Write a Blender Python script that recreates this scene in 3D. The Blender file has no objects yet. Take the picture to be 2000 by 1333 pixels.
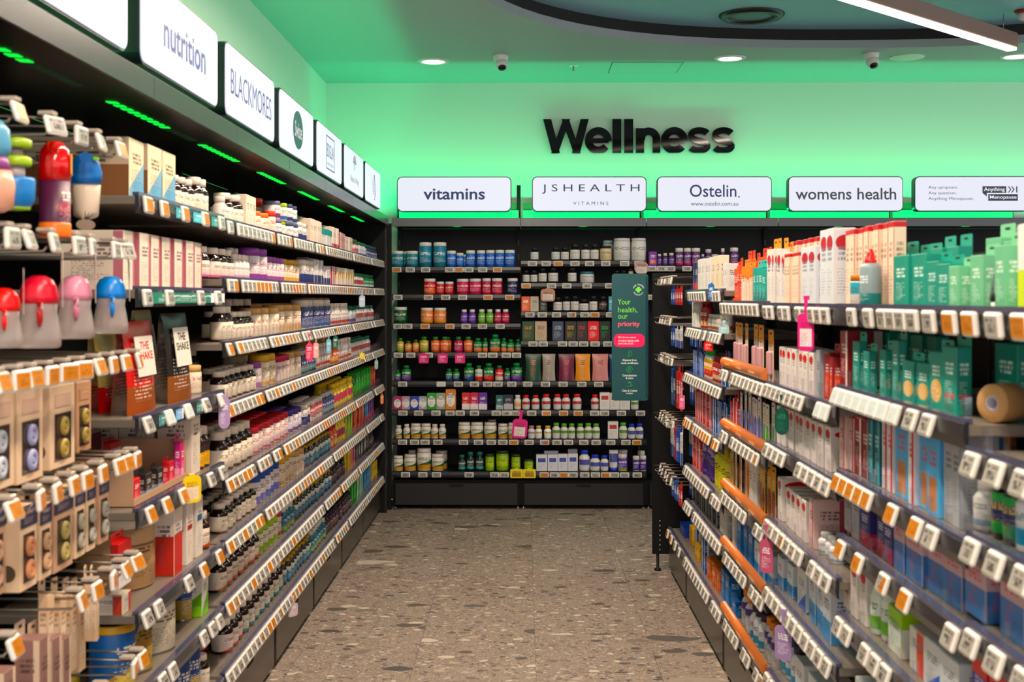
import bpy, math, random
from math import sin, cos, tan, atan, pi, radians
random.seed(7)
SC = bpy.context.scene
COL = SC.collection
# ------------------------------------------------------------------ camera
F = 2420.0            # focal length in pixels of the 2000x1333 frame
YAW = radians(0.52)
HC = 1.48             # eye height
cam = bpy.data.cameras.new('camera')
cam.sensor_width = 36.0
cam.lens = F / 2000 * 36.0
cam.shift_y = (582 - 666.5) / 2000
cam.clip_start = 0.05
cam.dof.use_dof = True
cam.dof.focus_distance = 7.6
cam.dof.aperture_fstop = 6.3
camo = bpy.data.objects.new('camera', cam)
camo.location = (0, 0, HC)
camo.rotation_euler = (radians(90), 0, YAW)
COL.objects.link(camo)
SC.camera = camo
SC.view_settings.view_transform = 'Standard'
SC.view_settings.look = 'None'
SC.view_settings.gamma = 1.0
SC.view_settings.use_curve_mapping = False
SC.view_settings.exposure = 0.22
# ------------------------------------------------------------------ world and ceiling lamps
world = bpy.data.worlds.new('shop_ambient'); SC.world = world
world.use_nodes = True
world.node_tree.nodes['Background'].inputs[0].default_value = (0.97, 0.97, 1.0, 1)
world.node_tree.nodes['Background'].inputs[1].default_value = 1.25

def lamp(name, kind, loc, rot, energy, color, size=0.1, size_y=None, spread=None, blend=None):
    L = bpy.data.lights.new(name, kind)
    L.energy = energy; L.color = color
    if kind == 'AREA':
        if size_y is None: L.shape = 'DISK'; L.size = size
        else: L.shape = 'RECTANGLE'; L.size = size; L.size_y = size_y
        if spread: L.spread = radians(spread)
    elif kind == 'SPOT':
        L.shadow_soft_size = size; L.spot_size = radians(spread or 90); L.spot_blend = blend or 0.6
    o = bpy.data.objects.new(name, L); o.location = loc; o.rotation_euler = rot
    COL.objects.link(o); o['kind'] = 'helper'
    return o
WARM = (1.0, 0.82, 0.65); COOL = (1.0, 0.96, 0.93); GREEN = (0.0, 1.0, 0.33)
CEIL = 3.06
# long linear shop lamps hung over the aisles (before the part of the ceiling in view)
for (lx, ly, ln, e) in ((-0.05, 4.3, 4.4, 118), (0.1, 0.2, 2.6, 85), (2.3, 2.4, 3.2, 30)):
    lamp('linear_lamp_light', 'AREA', (lx, ly, 2.93), (0, 0, 0), e, WARM, 0.10, ln)
# downlights in the ceiling over the back of the shop
DOWN = [(-0.60, 8.26), (1.36, 8.17), (3.22, 8.12)]
for (lx, ly) in DOWN:
    lamp('downlight_or_fill_light', 'SPOT', (lx, ly, CEIL - 0.03), (0, 0, 0), 270, COOL, 0.06, 118, 0.7)
for (lx, ly, e) in [(-0.35, 5.3, 110), (0.15, 6.45, 640)]:     # extra spots without fittings; the second is added to brighten the back shelves
    lamp('downlight_or_fill_light', 'SPOT', (lx, ly, CEIL - 0.03), (radians(42) if ly > 6 else 0, 0, 0), e, COOL, 0.06, 92 if ly > 6 else 140, 0.6)
# green LED strips lying on the canopies behind the light boxes, shining up
lamp('green_strip_light', 'AREA', (-1.16, 5.0, 2.075), (radians(180), 0, 0), 25, GREEN, 0.05, 7.2)
lamp('green_strip_light', 'AREA', (1.7, 8.88, 2.075), (radians(180), 0, 0), 33, GREEN, 6.0, 0.05)

# ------------------------------------------------------------------ pixel <-> shop helpers (positions measured on the photograph, placed on real planes)
def slope(px): return tan(atan((px - 1000) / F) - YAW)
def along_side(px, X): return X / slope(px)                    # depth of a point seen at px on the plane x = X
def across(px, Y): return Y * slope(px)                        # x of a point seen at px on the plane y = Y
def height(py, X, Y): return HC + (582 - py) * (Y * cos(YAW) - X * sin(YAW)) / F

# ------------------------------------------------------------------ materials
def lin(h):
    h = h.lstrip('#'); c = [int(h[i:i+2], 16) / 255 for i in (0, 2, 4)]
    c = [x / 12.92 if x <= 0.04045 else ((x + 0.055) / 1.055) ** 2.4 for x in c]
    g = 0.3*c[0] + 0.59*c[1] + 0.11*c[2]                        # every colour is made a little more saturated
    return tuple(min(1.0, max(0.0, g + (x-g)*1.16)) for x in c) + (1.0,)
MATS = {}
def mat(col, rough=0.5, metal=0.0, spec=0.5, emit=0.0, coat=0.0, trans=0.0, alpha=1.0):
    k = (col, rough, metal, spec, emit, coat, trans, alpha)
    if k in MATS: return MATS[k]
    m = bpy.data.materials.new('paint_' + col.lstrip('#')); m.use_nodes = True
    b = m.node_tree.nodes['Principled BSDF']; c = lin(col)
    b.inputs['Base Color'].default_value = c
    b.inputs['Roughness'].default_value = rough; b.inputs['Metallic'].default_value = metal
    b.inputs['Specular IOR Level'].default_value = spec
    b.inputs['Coat Weight'].default_value = coat
    b.inputs['Transmission Weight'].default_value = trans
    b.inputs['Alpha'].default_value = alpha
    if emit:                                                    # lit from inside: the surface itself is a dull diffuser
        b.inputs['Base Color'].default_value = tuple(x*0.12 for x in c[:3]) + (1,)
        b.inputs['Emission Color'].default_value = c; b.inputs['Emission Strength'].default_value = emit
    m.diffuse_color = c
    MATS[k] = m
    return m
class NT:                                                       # small helper for node graphs
    def __init__(s, m): s.t = m.node_tree; s.n = s.t.nodes; s.b = s.n['Principled BSDF']
    def new(s, typ, **kw):
        x = s.n.new(typ)
        for k, v in kw.items(): setattr(x, k, v)
        return x
    def put(s, sock, v):
        if hasattr(v, 'is_output'): s.t.links.new(v, sock)
        else: sock.default_value = v
    def m(s, op, a, b=0.0, c=0.0):
        x = s.new('ShaderNodeMath', operation=op)
        s.put(x.inputs[0], a); s.put(x.inputs[1], b)
        if op in ('COMPARE', 'MULTIPLY_ADD', 'SMOOTH_MIN'): s.put(x.inputs[2], c)
        return x.outputs[0]
    def mix(s, fac, a, b):
        x = s.new('ShaderNodeMix', data_type='RGBA')
        s.put(x.inputs[0], fac); s.put(x.inputs[6], a); s.put(x.inputs[7], b)
        return x.outputs[2]
    def rng(s, v, lo, hi): return s.m('MULTIPLY', s.m('GREATER_THAN', v, lo), s.m('LESS_THAN', v, hi))
    def noise2(s, a, b):
        c = s.new('ShaderNodeCombineXYZ'); s.put(c.inputs[0], a); s.put(c.inputs[1], b)
        w = s.new('ShaderNodeTexWhiteNoise', noise_dimensions='2D'); s.t.links.new(c.outputs[0], w.inputs[0])
        return w.outputs[0]
PRINTS = {}
def prt(base, accent='#888888', ink='#333333', style='band', title=None, a=0.3, b=0.0, rough=0.42, u0=0.16, u1=0.84):
    """Printed paper: flat print in UV space (u across the front, v up)."""
    k = (base, accent, ink, style, title, a, b, rough, u0, u1)
    if k in PRINTS: return PRINTS[k]
    m = bpy.data.materials.new('print_' + base.lstrip('#')); m.use_nodes = True
    N = NT(m)
    uvn = N.new('ShaderNodeUVMap'); sp = N.new('ShaderNodeSeparateXYZ'); N.t.links.new(uvn.outputs[0], sp.inputs[0])
    u, v = sp.outputs[0], sp.outputs[1]
    col = lin(base); A = lin(accent); I = lin(ink); T = lin(title or ink)
    seed = (sum(ord(c) for c in base + accent + ink) % 97) * 1.37
    if style == 'band': col = N.mix(N.m('LESS_THAN', v, a), col, A)
    elif style == 'top': col = N.mix(N.m('GREATER_THAN', v, 1 - a), col, A)
    elif style == 'both':
        col = N.mix(N.m('LESS_THAN', v, a), col, A); col = N.mix(N.m('GREATER_THAN', v, 1 - a * 0.7), col, A)
    elif style == 'swoosh':
        e = N.m('ADD', N.m('MULTIPLY', u, b or 0.5), a - 0.25)
        col = N.mix(N.m('LESS_THAN', v, e), col, A)
        e2 = N.m('SUBTRACT', e, N.m('MULTIPLY', N.m('SUBTRACT', u, 0.25), 0.45))
        col = N.mix(N.m('MULTIPLY', N.m('LESS_THAN', v, e2), N.m('GREATER_THAN', u, 0.2)), col, T)
    elif style == 'side': col = N.mix(N.m('GREATER_THAN', u, 1 - a), col, A)
    elif style == 'circle':
        d = N.m('ADD', N.m('POWER', N.m('MULTIPLY', N.m('SUBTRACT', u, 0.5), 2.25), 2.0), N.m('POWER', N.m('MULTIPLY', N.m('SUBTRACT', v, 0.48), 2.9), 2.0))
        col = N.mix(N.m('LESS_THAN', d, 1.0), col, A)
    elif style == 'panel':
        p = N.m('MULTIPLY', N.rng(u, 0.14, 0.86), N.rng(v, a, b or 0.8)); col = N.mix(p, col, A)
    elif style == 'photo':
        n = N.new('ShaderNodeTexNoise'); n.inputs['Scale'].default_value = 4.5; N.t.links.new(uvn.outputs[0], n.inputs['Vector'])
        p = N.m('MULTIPLY', N.m('LESS_THAN', v, a + 0.15), N.m('GREATER_THAN', n.outputs[0], 0.47)); col = N.mix(p, col, A)
        p = N.m('MULTIPLY', N.m('LESS_THAN', v, a), N.m('GREATER_THAN', n.outputs[0], 0.60)); col = N.mix(p, col, T)
    elif style == 'blob':
        d = N.m('ADD', N.m('POWER', N.m('MULTIPLY', N.m('SUBTRACT', u, 0.5), 2.4), 2.0), N.m('POWER', N.m('MULTIPLY', N.m('SUBTRACT', v, a), 1 / (b or 0.2)), 2.0))
        col = N.mix(N.m('LESS_THAN', d, 1.0), col, A)
    # body copy
    rows = N.m('MULTIPLY', v, 26.0); r = N.m('FLOOR', rows); fr = N.m('FRACT', rows)
    ch = N.noise2(N.m('ADD', N.m('FLOOR', N.m('MULTIPLY', u, 48.0)), seed), r)
    ln = N.m('ADD', N.m('MULTIPLY', N.noise2(r, seed), (u1 - u0) * 0.6), u0 + (u1 - u0) * 0.4)
    txt = N.m('MULTIPLY', N.rng(fr, 0.3, 0.72), N.m('GREATER_THAN', ch, 0.38))
    txt = N.m('MULTIPLY', txt, N.m('MULTIPLY', N.m('GREATER_THAN', u, u0), N.m('LESS_THAN', u, ln)))
    txt = N.m('MULTIPLY', txt, N.m('MULTIPLY', N.rng(v, 0.14, 0.50), 0.62))
    col = N.mix(txt, col, I)
    # heading: two rows of big letters
    rows = N.m('MULTIPLY', N.m('SUBTRACT', v, 0.58), 15.0); r = N.m('FLOOR', rows); fr = N.m('FRACT', rows)
    ch = N.noise2(N.m('ADD', N.m('FLOOR', N.m('MULTIPLY', u, 31.0)), seed), N.m('ADD', r, 40.0))
    txt = N.m('MULTIPLY', N.m('MULTIPLY', N.rng(fr, 0.18, 0.82), N.m('GREATER_THAN', ch, 0.30)), N.m('MULTIPLY', N.rng(u, u0 + 0.04, u1 - 0.04), N.rng(v, 0.58, 0.78)))
    col = N.mix(N.m('MULTIPLY', txt, 0.85), col, T if style not in ('swoosh', 'photo') else I)
    N.put(N.b.inputs['Base Color'], col)
    N.b.inputs['Roughness'].default_value = rough
    m.diffuse_color = lin(base)
    PRINTS[k] = m
    return m
BLACK = mat('#060607', 0.55, spec=0.25); DARK = mat('#17181b', 0.38); RAIL = mat('#1d1e23', 0.3)
STEEL = mat('#9a9690', 0.28, 0.9); GREYM = mat('#6a655f', 0.4, 0.2); WHITEP = mat('#e9e2da', 0.45)
CLEAR = bpy.data.materials.new('clear_plastic'); CLEAR.use_nodes = True
_n = NT(CLEAR); _n.n.remove(_n.b)
_g = _n.new('ShaderNodeBsdfGlossy'); _g.inputs['Roughness'].default_value = 0.08; _g.inputs['Color'].default_value = (0.95, 0.95, 1, 1)
_t = _n.new('ShaderNodeBsdfTransparent'); _t.inputs['Color'].default_value = (0.97, 0.97, 0.985, 1)
_x = _n.new('ShaderNodeMixShader'); _x.inputs[0].default_value = 0.10
_n.t.links.new(_t.outputs[0], _x.inputs[1]); _n.t.links.new(_g.outputs[0], _x.inputs[2])
_n.t.links.new(_x.outputs[0], _n.n['Material Output'].inputs[0])
CLEAR.diffuse_color = (0.8, 0.8, 0.9, 0.3)

# ------------------------------------------------------------------ mesh building
class G:
    def __init__(s): s.v = []; s.f = []; s.mi = []; s.uv = []; s.sm = []
    def face(s, idx, uv=None, m=0, smooth=False):
        s.f.append(tuple(idx)); s.mi.append(m); s.sm.append(smooth)
        s.uv.extend(uv if uv else [(0.5, 0.97)] * len(idx))
    def box(s, x0, x1, y0, y1, z0, z1, m=0, c=0.0, uvf=True):
        """Box; c chamfers the vertical and front edges a little; the four sides carry UVs."""
        if c <= 0:
            o = len(s.v)
            s.v += [(x0,y0,z0),(x1,y0,z0),(x1,y1,z0),(x0,y1,z0),(x0,y0,z1),(x1,y0,z1),(x1,y1,z1),(x0,y1,z1)]
            Q = [(0,0),(1,0),(1,1),(0,1)] if uvf else None
            for q in ((0,1,5,4),(1,2,6,5),(2,3,7,6),(3,0,4,7)): s.face([o+i for i in q], Q, m)
            s.face([o+4,o+5,o+6,o+7], None, m); s.face([o+3,o+2,o+1,o], None, m)
            return s
        ring = [(x0+c,y0),(x1-c,y0),(x1,y0+c),(x1,y1-c),(x1-c,y1),(x0+c,y1),(x0,y1-c),(x0,y0+c)]
        ins = [(min(max(x,x0+c),x1-c), min(max(y,y0+c),y1-c)) for x, y in ring]
        o = len(s.v)
        for (pts, z) in ((ins, z0), (ring, z0+c), (ring, z1-c), (ins, z1)): s.v += [(x, y, z) for x, y in pts]
        for L in range(3):
            for i in range(8):
                j = (i+1) % 8; a = o+L*8+i; b = o+L*8+j
                uv = None
                if L == 1 and i % 2 == 0 and uvf: uv = [(0,0),(1,0),(1,1),(0,1)]
                elif L == 0: uv = [(0.5, 0.02)] * 4
                s.face([a, b, b+8, a+8], uv, m)
        s.face([o+24+i for i in range(8)], None, m); s.face([o+7-i for i in range(8)], [(0.5,0.02)]*8, m)
        return s
    def lathe(s, prof, n=20, m=0, cx=0.0, cy=0.0, z0=0.0, smooth=True, cap0=True, cap1=True, vr=None):
        """Turned body; the seam is at the back so that u = 0.5 faces the front (-y)."""
        o = len(s.v); zs = [p[1] for p in prof]; lo, hi = vr or (min(zs), max(zs)); hi = hi if hi > lo else lo + 1
        for r, z in prof:
            for i in range(n):
                t = 2*pi*i/n + pi/2
                s.v.append((cx + r*cos(t), cy + r*sin(t), z0 + z))
        for L in range(len(prof)-1):
            va, vb = (prof[L][1]-lo)/(hi-lo), (prof[L+1][1]-lo)/(hi-lo)
            for i in range(n):
                j = (i+1) % n; a = o+L*n+i; b = o+L*n+j
                # visible front half spans the full label: u runs 0..1 over the front 200 degrees, mirrored print behind
                ua, ub = (i/n-0.5)*1.8+0.5, ((i+1)/n-0.5)*1.8+0.5
                s.face([a, b, b+n, a+n], [(ua,va),(ub,va),(ub,vb),(ua,vb)], m, smooth)
        if cap1: s.face([o+(len(prof)-1)*n+i for i in range(n)], None, m)
        if cap0: s.face([o+n-1-i for i in range(n)], [(0.5,0.02)]*n, m)
        return s
    def prism(s, pts, y0, y1, m=0, uv=True):
        """Outline in the x-z plane (counter-clockwise seen from -y), thick from y0 to y1."""
        n = len(pts); o = len(s.v); xs = [p[0] for p in pts]; zs = [p[1] for p in pts]
        W = max(xs)-min(xs) or 1; H = max(zs)-min(zs) or 1
        s.v += [(x, y0, z) for x, z in pts] + [(x, y1, z) for x, z in pts]
        Q = [((x-min(xs))/W, (z-min(zs))/H) for x, z in pts]
        s.face([o+i for i in range(n)], Q, m); s.face([o+n+n-1-i for i in range(n)], Q[::-1], m)
        for i in range(n):
            j = (i+1) % n; s.face([o+j, o+i, o+n+i, o+n+j], None, m)
        return s
    def tube(s, path, r, n=6, m=0):
        o = len(s.v); P = [tuple(p) for p in path]
        for k, p in enumerate(P):
            a = P[max(k-1,0)]; b = P[min(k+1,len(P)-1)]
            d = [b[i]-a[i] for i in range(3)]; L = math.sqrt(sum(x*x for x in d)) or 1; d = [x/L for x in d]
            up = (0,0,1) if abs(d[2]) < 0.9 else (1,0,0)
            e = (d[1]*up[2]-d[2]*up[1], d[2]*up[0]-d[0]*up[2], d[0]*up[1]-d[1]*up[0]); l = math.sqrt(sum(x*x for x in e)); e = [x/l for x in e]
            g = (e[1]*d[2]-e[2]*d[1], e[2]*d[0]-e[0]*d[2], e[0]*d[1]-e[1]*d[0])
            rr = r[k] if isinstance(r, (list, tuple)) else r
            for i in range(n):
                t = 2*pi*i/n
                s.v.append(tuple(p[q] + rr*(cos(t)*e[q]+sin(t)*g[q]) for q in range(3)))
        for k in range(len(P)-1):
            for i in range(n):
                j = (i+1) % n
                s.face([o+k*n+j, o+k*n+i, o+(k+1)*n+i, o+(k+1)*n+j], None, m, True)
        s.face([o+i for i in range(n)], None, m); s.face([o+(len(P)-1)*n+n-1-i for i in range(n)], None, m)
        return s
    def grid(s, fn, nu, nv, m=0, smooth=True):
        o = len(s.v)
        for j in range(nv+1):
            for i in range(nu+1): s.v.append(fn(i/nu, j/nv))
        for j in range(nv):
            for i in range(nu):
                a = o+j*(nu+1)+i
                s.face([a, a+1, a+nu+2, a+nu+1], [(i/nu,j/nv),((i+1)/nu,j/nv),((i+1)/nu,(j+1)/nv),(i/nu,(j+1)/nv)], m, smooth)
        return s
    def mesh(s, name, mats):
        me = bpy.data.meshes.new(name)
        me.from_pydata(s.v, [], s.f)
        l = me.uv_layers.new(name='UVMap')
        l.data.foreach_set('uv', [c for p in s.uv for c in p])
        me.polygons.foreach_set('material_index', s.mi)
        me.polygons.foreach_set('use_smooth', s.sm)
        for x in (mats if isinstance(mats, (list, tuple)) else [mats]): me.materials.append(x)
        return me
CACHE = {}
def cached(key, fn):
    if key not in CACHE: CACHE[key] = fn()
    return CACHE[key]
def rrect(w, h, r, n=5, x=0.0, z=0.0):
    out = []
    for (cx, cz, a0) in ((w/2-r, h/2-r, 0), (-w/2+r, h/2-r, 90), (-w/2+r, -h/2+r, 180), (w/2-r, -h/2+r, 270)):
        for i in range(n+1):
            t = radians(a0 + 90*i/n); out.append((x+cx+r*cos(t), z+cz+r*sin(t)))
    return out
def ob(name, me, parent=None, loc=(0,0,0), rot=(0,0,0), **props):
    o = bpy.data.objects.new(name, me); o.location = loc; o.rotation_euler = rot if isinstance(rot, (tuple, list)) else (0,0,rot)
    if parent is not None: o.parent = parent
    COL.objects.link(o)
    for k, v in props.items(): o[k] = v
    return o
def thing(name, label, cat, loc=(0,0,0), rot=(0,0,0), group=None, me=None):
    o = ob(name, me, None, loc, rot); o['label'] = label; o['category'] = cat
    if group: o['group'] = group
    return o
def struct(name, g, m, label=None):
    o = ob(name, g.mesh(name, m)); o['kind'] = 'structure'
    if label: o['label'] = label
    return o
TXT = {}
def text_mesh(body, m, w, h, bold=0.0, depth=0.0, spacing=1.0, shear=0.0):
    """Lettering as a mesh in the x-z plane facing -y, fitted to w x h and centred."""
    k = (body, m.name, round(w,4), round(h,4), bold, depth, spacing, shear)
    if k in TXT: return TXT[k]
    c = bpy.data.curves.new('t', 'FONT'); c.body = body; c.align_x = 'CENTER'; c.size = 1.0; c.offset = bold; c.space_character = spacing
    c.extrude = depth; c.resolution_u = 3; c.shear = shear; c.space_line = 0.9
    o = bpy.data.objects.new('t', c); me = o.to_mesh().copy(); o.to_mesh_clear()
    bpy.data.objects.remove(o); bpy.data.curves.remove(c)
    vs = [v.co.copy() for v in me.vertices]
    x0, x1 = min(v.x for v in vs), max(v.x for v in vs); y0, y1 = min(v.y for v in vs), max(v.y for v in vs)
    sx, sy = w/(x1-x0), h/(y1-y0)
    for v, p in zip(me.vertices, vs): v.co = ((p.x-(x0+x1)/2)*sx, -p.z, (p.y-(y0+y1)/2)*sy)
    me.materials.clear(); me.materials.append(m); me.name = 'lettering'
    TXT[k] = me
    return me
ORD = 'zeroth first second third fourth fifth sixth seventh eighth ninth tenth eleventh twelfth thirteenth fourteenth fifteenth sixteenth seventeenth eighteenth nineteenth twentieth twenty-first twenty-second twenty-third twenty-fourth twenty-fifth twenty-sixth twenty-seventh twenty-eighth twenty-ninth thirtieth thirty-first thirty-second thirty-third thirty-fourth thirty-fifth thirty-sixth'.split()
# ================================================================== room shell
XL, YB = -1.45, 9.10
def wall_mat(col, rough=0.6, bump=0.02):
    m = bpy.data.materials.new('wall_paint'); m.use_nodes = True; N = NT(m)
    N.b.inputs['Base Color'].default_value = lin(col); N.b.inputs['Roughness'].default_value = rough
    n = N.new('ShaderNodeTexNoise'); n.inputs['Scale'].default_value = 60
    bp = N.new('ShaderNodeBump'); bp.inputs['Strength'].default_value = bump; N.t.links.new(n.outputs[0], bp.inputs['Height']); N.t.links.new(bp.outputs[0], N.b.inputs['Normal'])
    return m
WALLP = wall_mat('#d2d6d0'); CEILP = wall_mat('#9fa7aa')
struct('wall_left', G().box(XL-0.1, XL, -3.0, YB, 0, CEIL+0.3), WALLP)
struct('wall_back', G().box(XL-0.1, 7.0, YB, YB+0.1, 0, CEIL+0.3), WALLP)
# terrazzo floor, laid in tiles with fine recessed joints
def terrazzo():
    m = bpy.data.materials.new('terrazzo'); m.use_nodes = True; N = NT(m)
    tc = N.new('ShaderNodeTexCoord'); oi = N.new('ShaderNodeObjectInfo')
    off = N.new('ShaderNodeVectorMath', operation='MULTIPLY_ADD'); 
    cmb = N.new('ShaderNodeCombineXYZ'); N.put(cmb.inputs[0], N.m('MULTIPLY', oi.outputs['Random'], 37.0)); N.put(cmb.inputs[1], N.m('MULTIPLY', oi.outputs['Random'], 91.0)); N.put(cmb.inputs[2], 0.0)
    off.inputs[1].default_value = (1, 1, 0); N.t.links.new(tc.outputs['Object'], off.inputs[0]); N.t.links.new(cmb.outputs[0], off.inputs[2])
    wn = N.new('ShaderNodeTexNoise'); wn.inputs['Scale'].default_value = 9; N.t.links.new(off.outputs[0], wn.inputs['Vector'])
    wv = N.new('ShaderNodeVectorMath', operation='MULTIPLY_ADD'); N.t.links.new(wn.outputs[1], wv.inputs[0]); wv.inputs[1].default_value = (0.05, 0.05, 0); N.t.links.new(off.outputs[0], wv.inputs[2])
    def chips(scale, sx, thr, lo):
        mp = N.new('ShaderNodeMapping'); mp.inputs['Scale'].default_value = (sx, 1.0, 1.0); mp.inputs['Rotation'].default_value = (0, 0, lo); N.t.links.new(wv.outputs[0], mp.inputs[0])
        e = N.new('ShaderNodeTexVoronoi', feature='F1', voronoi_dimensions='2D'); e.inputs['Scale'].default_value = scale; N.t.links.new(mp.outputs[0], e.inputs['Vector'])
        s = N.new('ShaderNodeSeparateColor'); N.t.links.new(e.outputs['Color'], s.inputs[0])
        # each cell holds a chip only if its random value passes; the chip radius varies with another
        rad = N.m('MULTIPLY_ADD', s.outputs[1], 0.30, 0.12)
        return N.m('MULTIPLY', N.m('LESS_THAN', e.outputs['Distance'], rad), N.m('GREATER_THAN', s.outputs[0], thr)), s.outputs[2]
    n = N.new('ShaderNodeTexNoise'); n.inputs['Scale'].default_value = 7; n.inputs['Detail'].default_value = 6; N.t.links.new(off.outputs[0], n.inputs['Vector'])
    fn = N.new('ShaderNodeTexNoise'); fn.inputs['Scale'].default_value = 130; fn.inputs['Detail'].default_value = 3; N.t.links.new(off.outputs[0], fn.inputs['Vector'])
    col = N.mix(n.outputs[0], lin('#a8968a'), lin('#c2b3a5'))
    col = N.mix(N.m('MULTIPLY', N.m('SUBTRACT', fn.outputs[0], 0.42), 1.5), lin('#91837a'), col)
    def pal(t, *cs):
        r = N.new('ShaderNodeValToRGB'); r.color_ramp.interpolation = 'CONSTANT'; el = r.color_ramp.elements
        while len(el) < len(cs): el.new(0.5)
        for i, c in enumerate(cs): el[i].position = i/len(cs); el[i].color = lin(c)
        N.put(r.inputs[0], t); return r.outputs[0]
    for (sc, sx, th, rot, cs) in (
        (110, 0.9, 0.30, 0.3, ('#75695f', '#b8aa9b', '#8f7e70', '#cbbfaf', '#625952')),
        (55, 0.8, 0.45, 0.9, ('#605853', '#a89686', '#85776c', '#cdbfae', '#967d6c', '#57504c')),
        (27, 0.7, 0.60, 0.2, ('#4f4c4a', '#b9a999', '#84746a', '#6e6661', '#a38f7b', '#d0c4b5')),
        (12, 0.6, 0.82, 0.5, ('#544f4c', '#cfc2b3', '#8a7d73', '#57524f', '#9c8d80', '#7d726a')),
        (6.0, 0.5, 0.91, 0.5, ('#48474a', '#cdc1b3', '#867b73', '#59534f', '#a09387'))):
        k, t = chips(sc, sx, th, rot); col = N.mix(N.m('MULTIPLY', k, 0.88), col, pal(t, *cs))
    N.put(N.b.inputs['Base Color'], col); N.b.inputs['Roughness'].default_value = 0.34; N.b.inputs['Specular IOR Level'].default_value = 0.4
    return m
TERR = terrazzo()
floor = struct('floor', G().box(XL, 7.0, -3.0, YB, -0.06, -0.004), mat('#857a70', 0.8), 'speckled grey-beige terrazzo floor')
TW, TL = 0.49, 0.98
def tile_mesh():
    g = G(); e = 0.0006; c = 0.0008; o = 0
    x, y = TW/2-e, TL/2-e
    g.v = [(-x,-y,-0.004),(x,-y,-0.004),(x,y,-0.004),(-x,y,-0.004),(-x,-y,-c),(x,-y,-c),(x,y,-c),(-x,y,-c),(-x+c,-y+c,0),(x-c,-y+c,0),(x-c,y-c,0),(-x+c,y-c,0)]
    for L in (0, 4):
        for i in range(4): g.face([L+i, L+(i+1)%4, L+4+(i+1)%4, L+4+i])
    g.face([8,9,10,11])
    return g.mesh('floor_tile', TERR)
_tm = tile_mesh()
for i in range(-3, 8):
    for j in range(0, 9):
        ob('floor_tile', _tm, floor, (0.05 + TW*(i+0.5), 0.30 + TL*(j+0.5) + (0.0 if i % 2 else 0.49) - 0.25, 0))
# ceiling with a raised oval coffer
CX, CY, CA, CB, CN = 2.0, 5.4, 2.35, 2.45, 2.5
def superell(a, b, n=72):
    out = []
    for i in range(n):
        t = 2*pi*i/n; c, s_ = cos(t), sin(t)
        out.append((CX + a*math.copysign(abs(c)**(2/CN), c), CY + b*math.copysign(abs(s_)**(2/CN), s_)))
    return out
def ceiling():
    g = G(); P = superell(CA, CB); n = len(P); x0, x1, y0, y1 = XL, 7.0, -3.0, YB
    Q = []
    for x, y in P:
        dx, dy = x-CX, y-CY; k = min((((x1 if dx > 0 else x0)-CX)/dx) if abs(dx) > 1e-6 else 1e9, (((y1 if dy > 0 else y0)-CY)/dy) if abs(dy) > 1e-6 else 1e9)
        Q.append((CX+dx*k, CY+dy*k))
    for pts, z in ((P, CEIL), (Q, CEIL), (P, CEIL+0.05)): g.v += [(x, y, z) for x, y in pts]
    for i in range(n):
        j = (i+1) % n
        g.face([i, j, n+j, n+i][::-1]); g.face([i, j, 2*n+j, 2*n+i])
    # corners outside the fan
    for cx, cy in ((x0,y0),(x1,y0),(x1,y1),(x0,y1)):
        k = sorted(range(n), key=lambda i: (Q[i][0]-cx)**2 + (Q[i][1]-cy)**2)[:6]
        on_x = [i for i in k if abs(Q[i][0]-cx) < 1e-6]; on_y = [i for i in k if abs(Q[i][1]-cy) < 1e-6]
        if on_x and on_y:
            o = len(g.v); g.v.append((cx, cy, CEIL)); g.face([n+on_x[0], n+on_y[0], o])
    return g
ceil = struct('ceiling', ceiling(), CEILP, 'pale grey ceiling with an oval raised coffer')
def coffer():
    g = G(); P = superell(CA+0.012, CB+0.012); n = len(P)
    for z in (CEIL+0.048, CEIL+0.12): g.v += [(x, y, z) for x, y in P]
    for i in range(n): j = (i+1) % n; g.face([i, j, n+j, n+i])
    return g
ob('shadow_gap', coffer().mesh('shadow_gap', mat('#0a0808', 0.6)), ceil)
g = G(); P = superell(CA+0.3, CB+0.3); g.v = [(x, y, CEIL+0.12) for x, y in P]; g.face(list(range(len(P)))[::-1])
ob('coffer_panel', g.mesh('coffer_panel', wall_mat('#86aebf', 0.5)), ceil)
g = G(); g.box(0, 0.47, 0, 0.40, -0.0015, 0.0); hp = ob('access_panel', g.mesh('access_panel', CEILP), ceil, (0.60, 8.31, CEIL))
g = G()
for (x0,x1,y0,y1) in ((-.005,.475,-.005,0),(-.005,.475,.40,.405),(-.005,0,0,.40),(.47,.475,0,.40)): g.box(x0,x1,y0,y1,-0.001,0.0)
ob('panel_joint', g.mesh('panel_joint', mat('#2c3a34', 0.8)), hp)
# ------------------------------------------------------------------ ceiling fittings
def ring_mesh(name, r0, r1, t, m, n=32):
    g = G(); g.lathe([(r0,0),(r0,-t),(r0*0.3+r1*0.7,-t*1.1),(r1,-t*0.3),(r1,0)], n, cap0=False, cap1=False); return g.mesh(name, m)
def disc_mesh(name, r, z, m, n=32):
    g = G(); g.lathe([(0.0005,z-0.001),(r*0.98,z-0.001),(r,z),(r,z+0.004)], n); return g.mesh(name, m)
dl_r = ring_mesh('rim', 0.078, 0.105, 0.008, mat('#d8dcd8', 0.4)); dl_d = disc_mesh('lens', 0.079, -0.004, mat('#fff6ec', 0.5, emit=4.0))
for (x, y), lab in zip(DOWN, ('round recessed ceiling downlight nearest the green left wall', 'round recessed ceiling downlight above the large wall lettering', 'round recessed ceiling downlight beside the end of the linear lamp')):
    t = thing('downlight', lab, 'downlight', (x, y, CEIL), group='recessed ceiling downlights')
    ob('rim', dl_r, t); ob('lens', dl_d, t)
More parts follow.
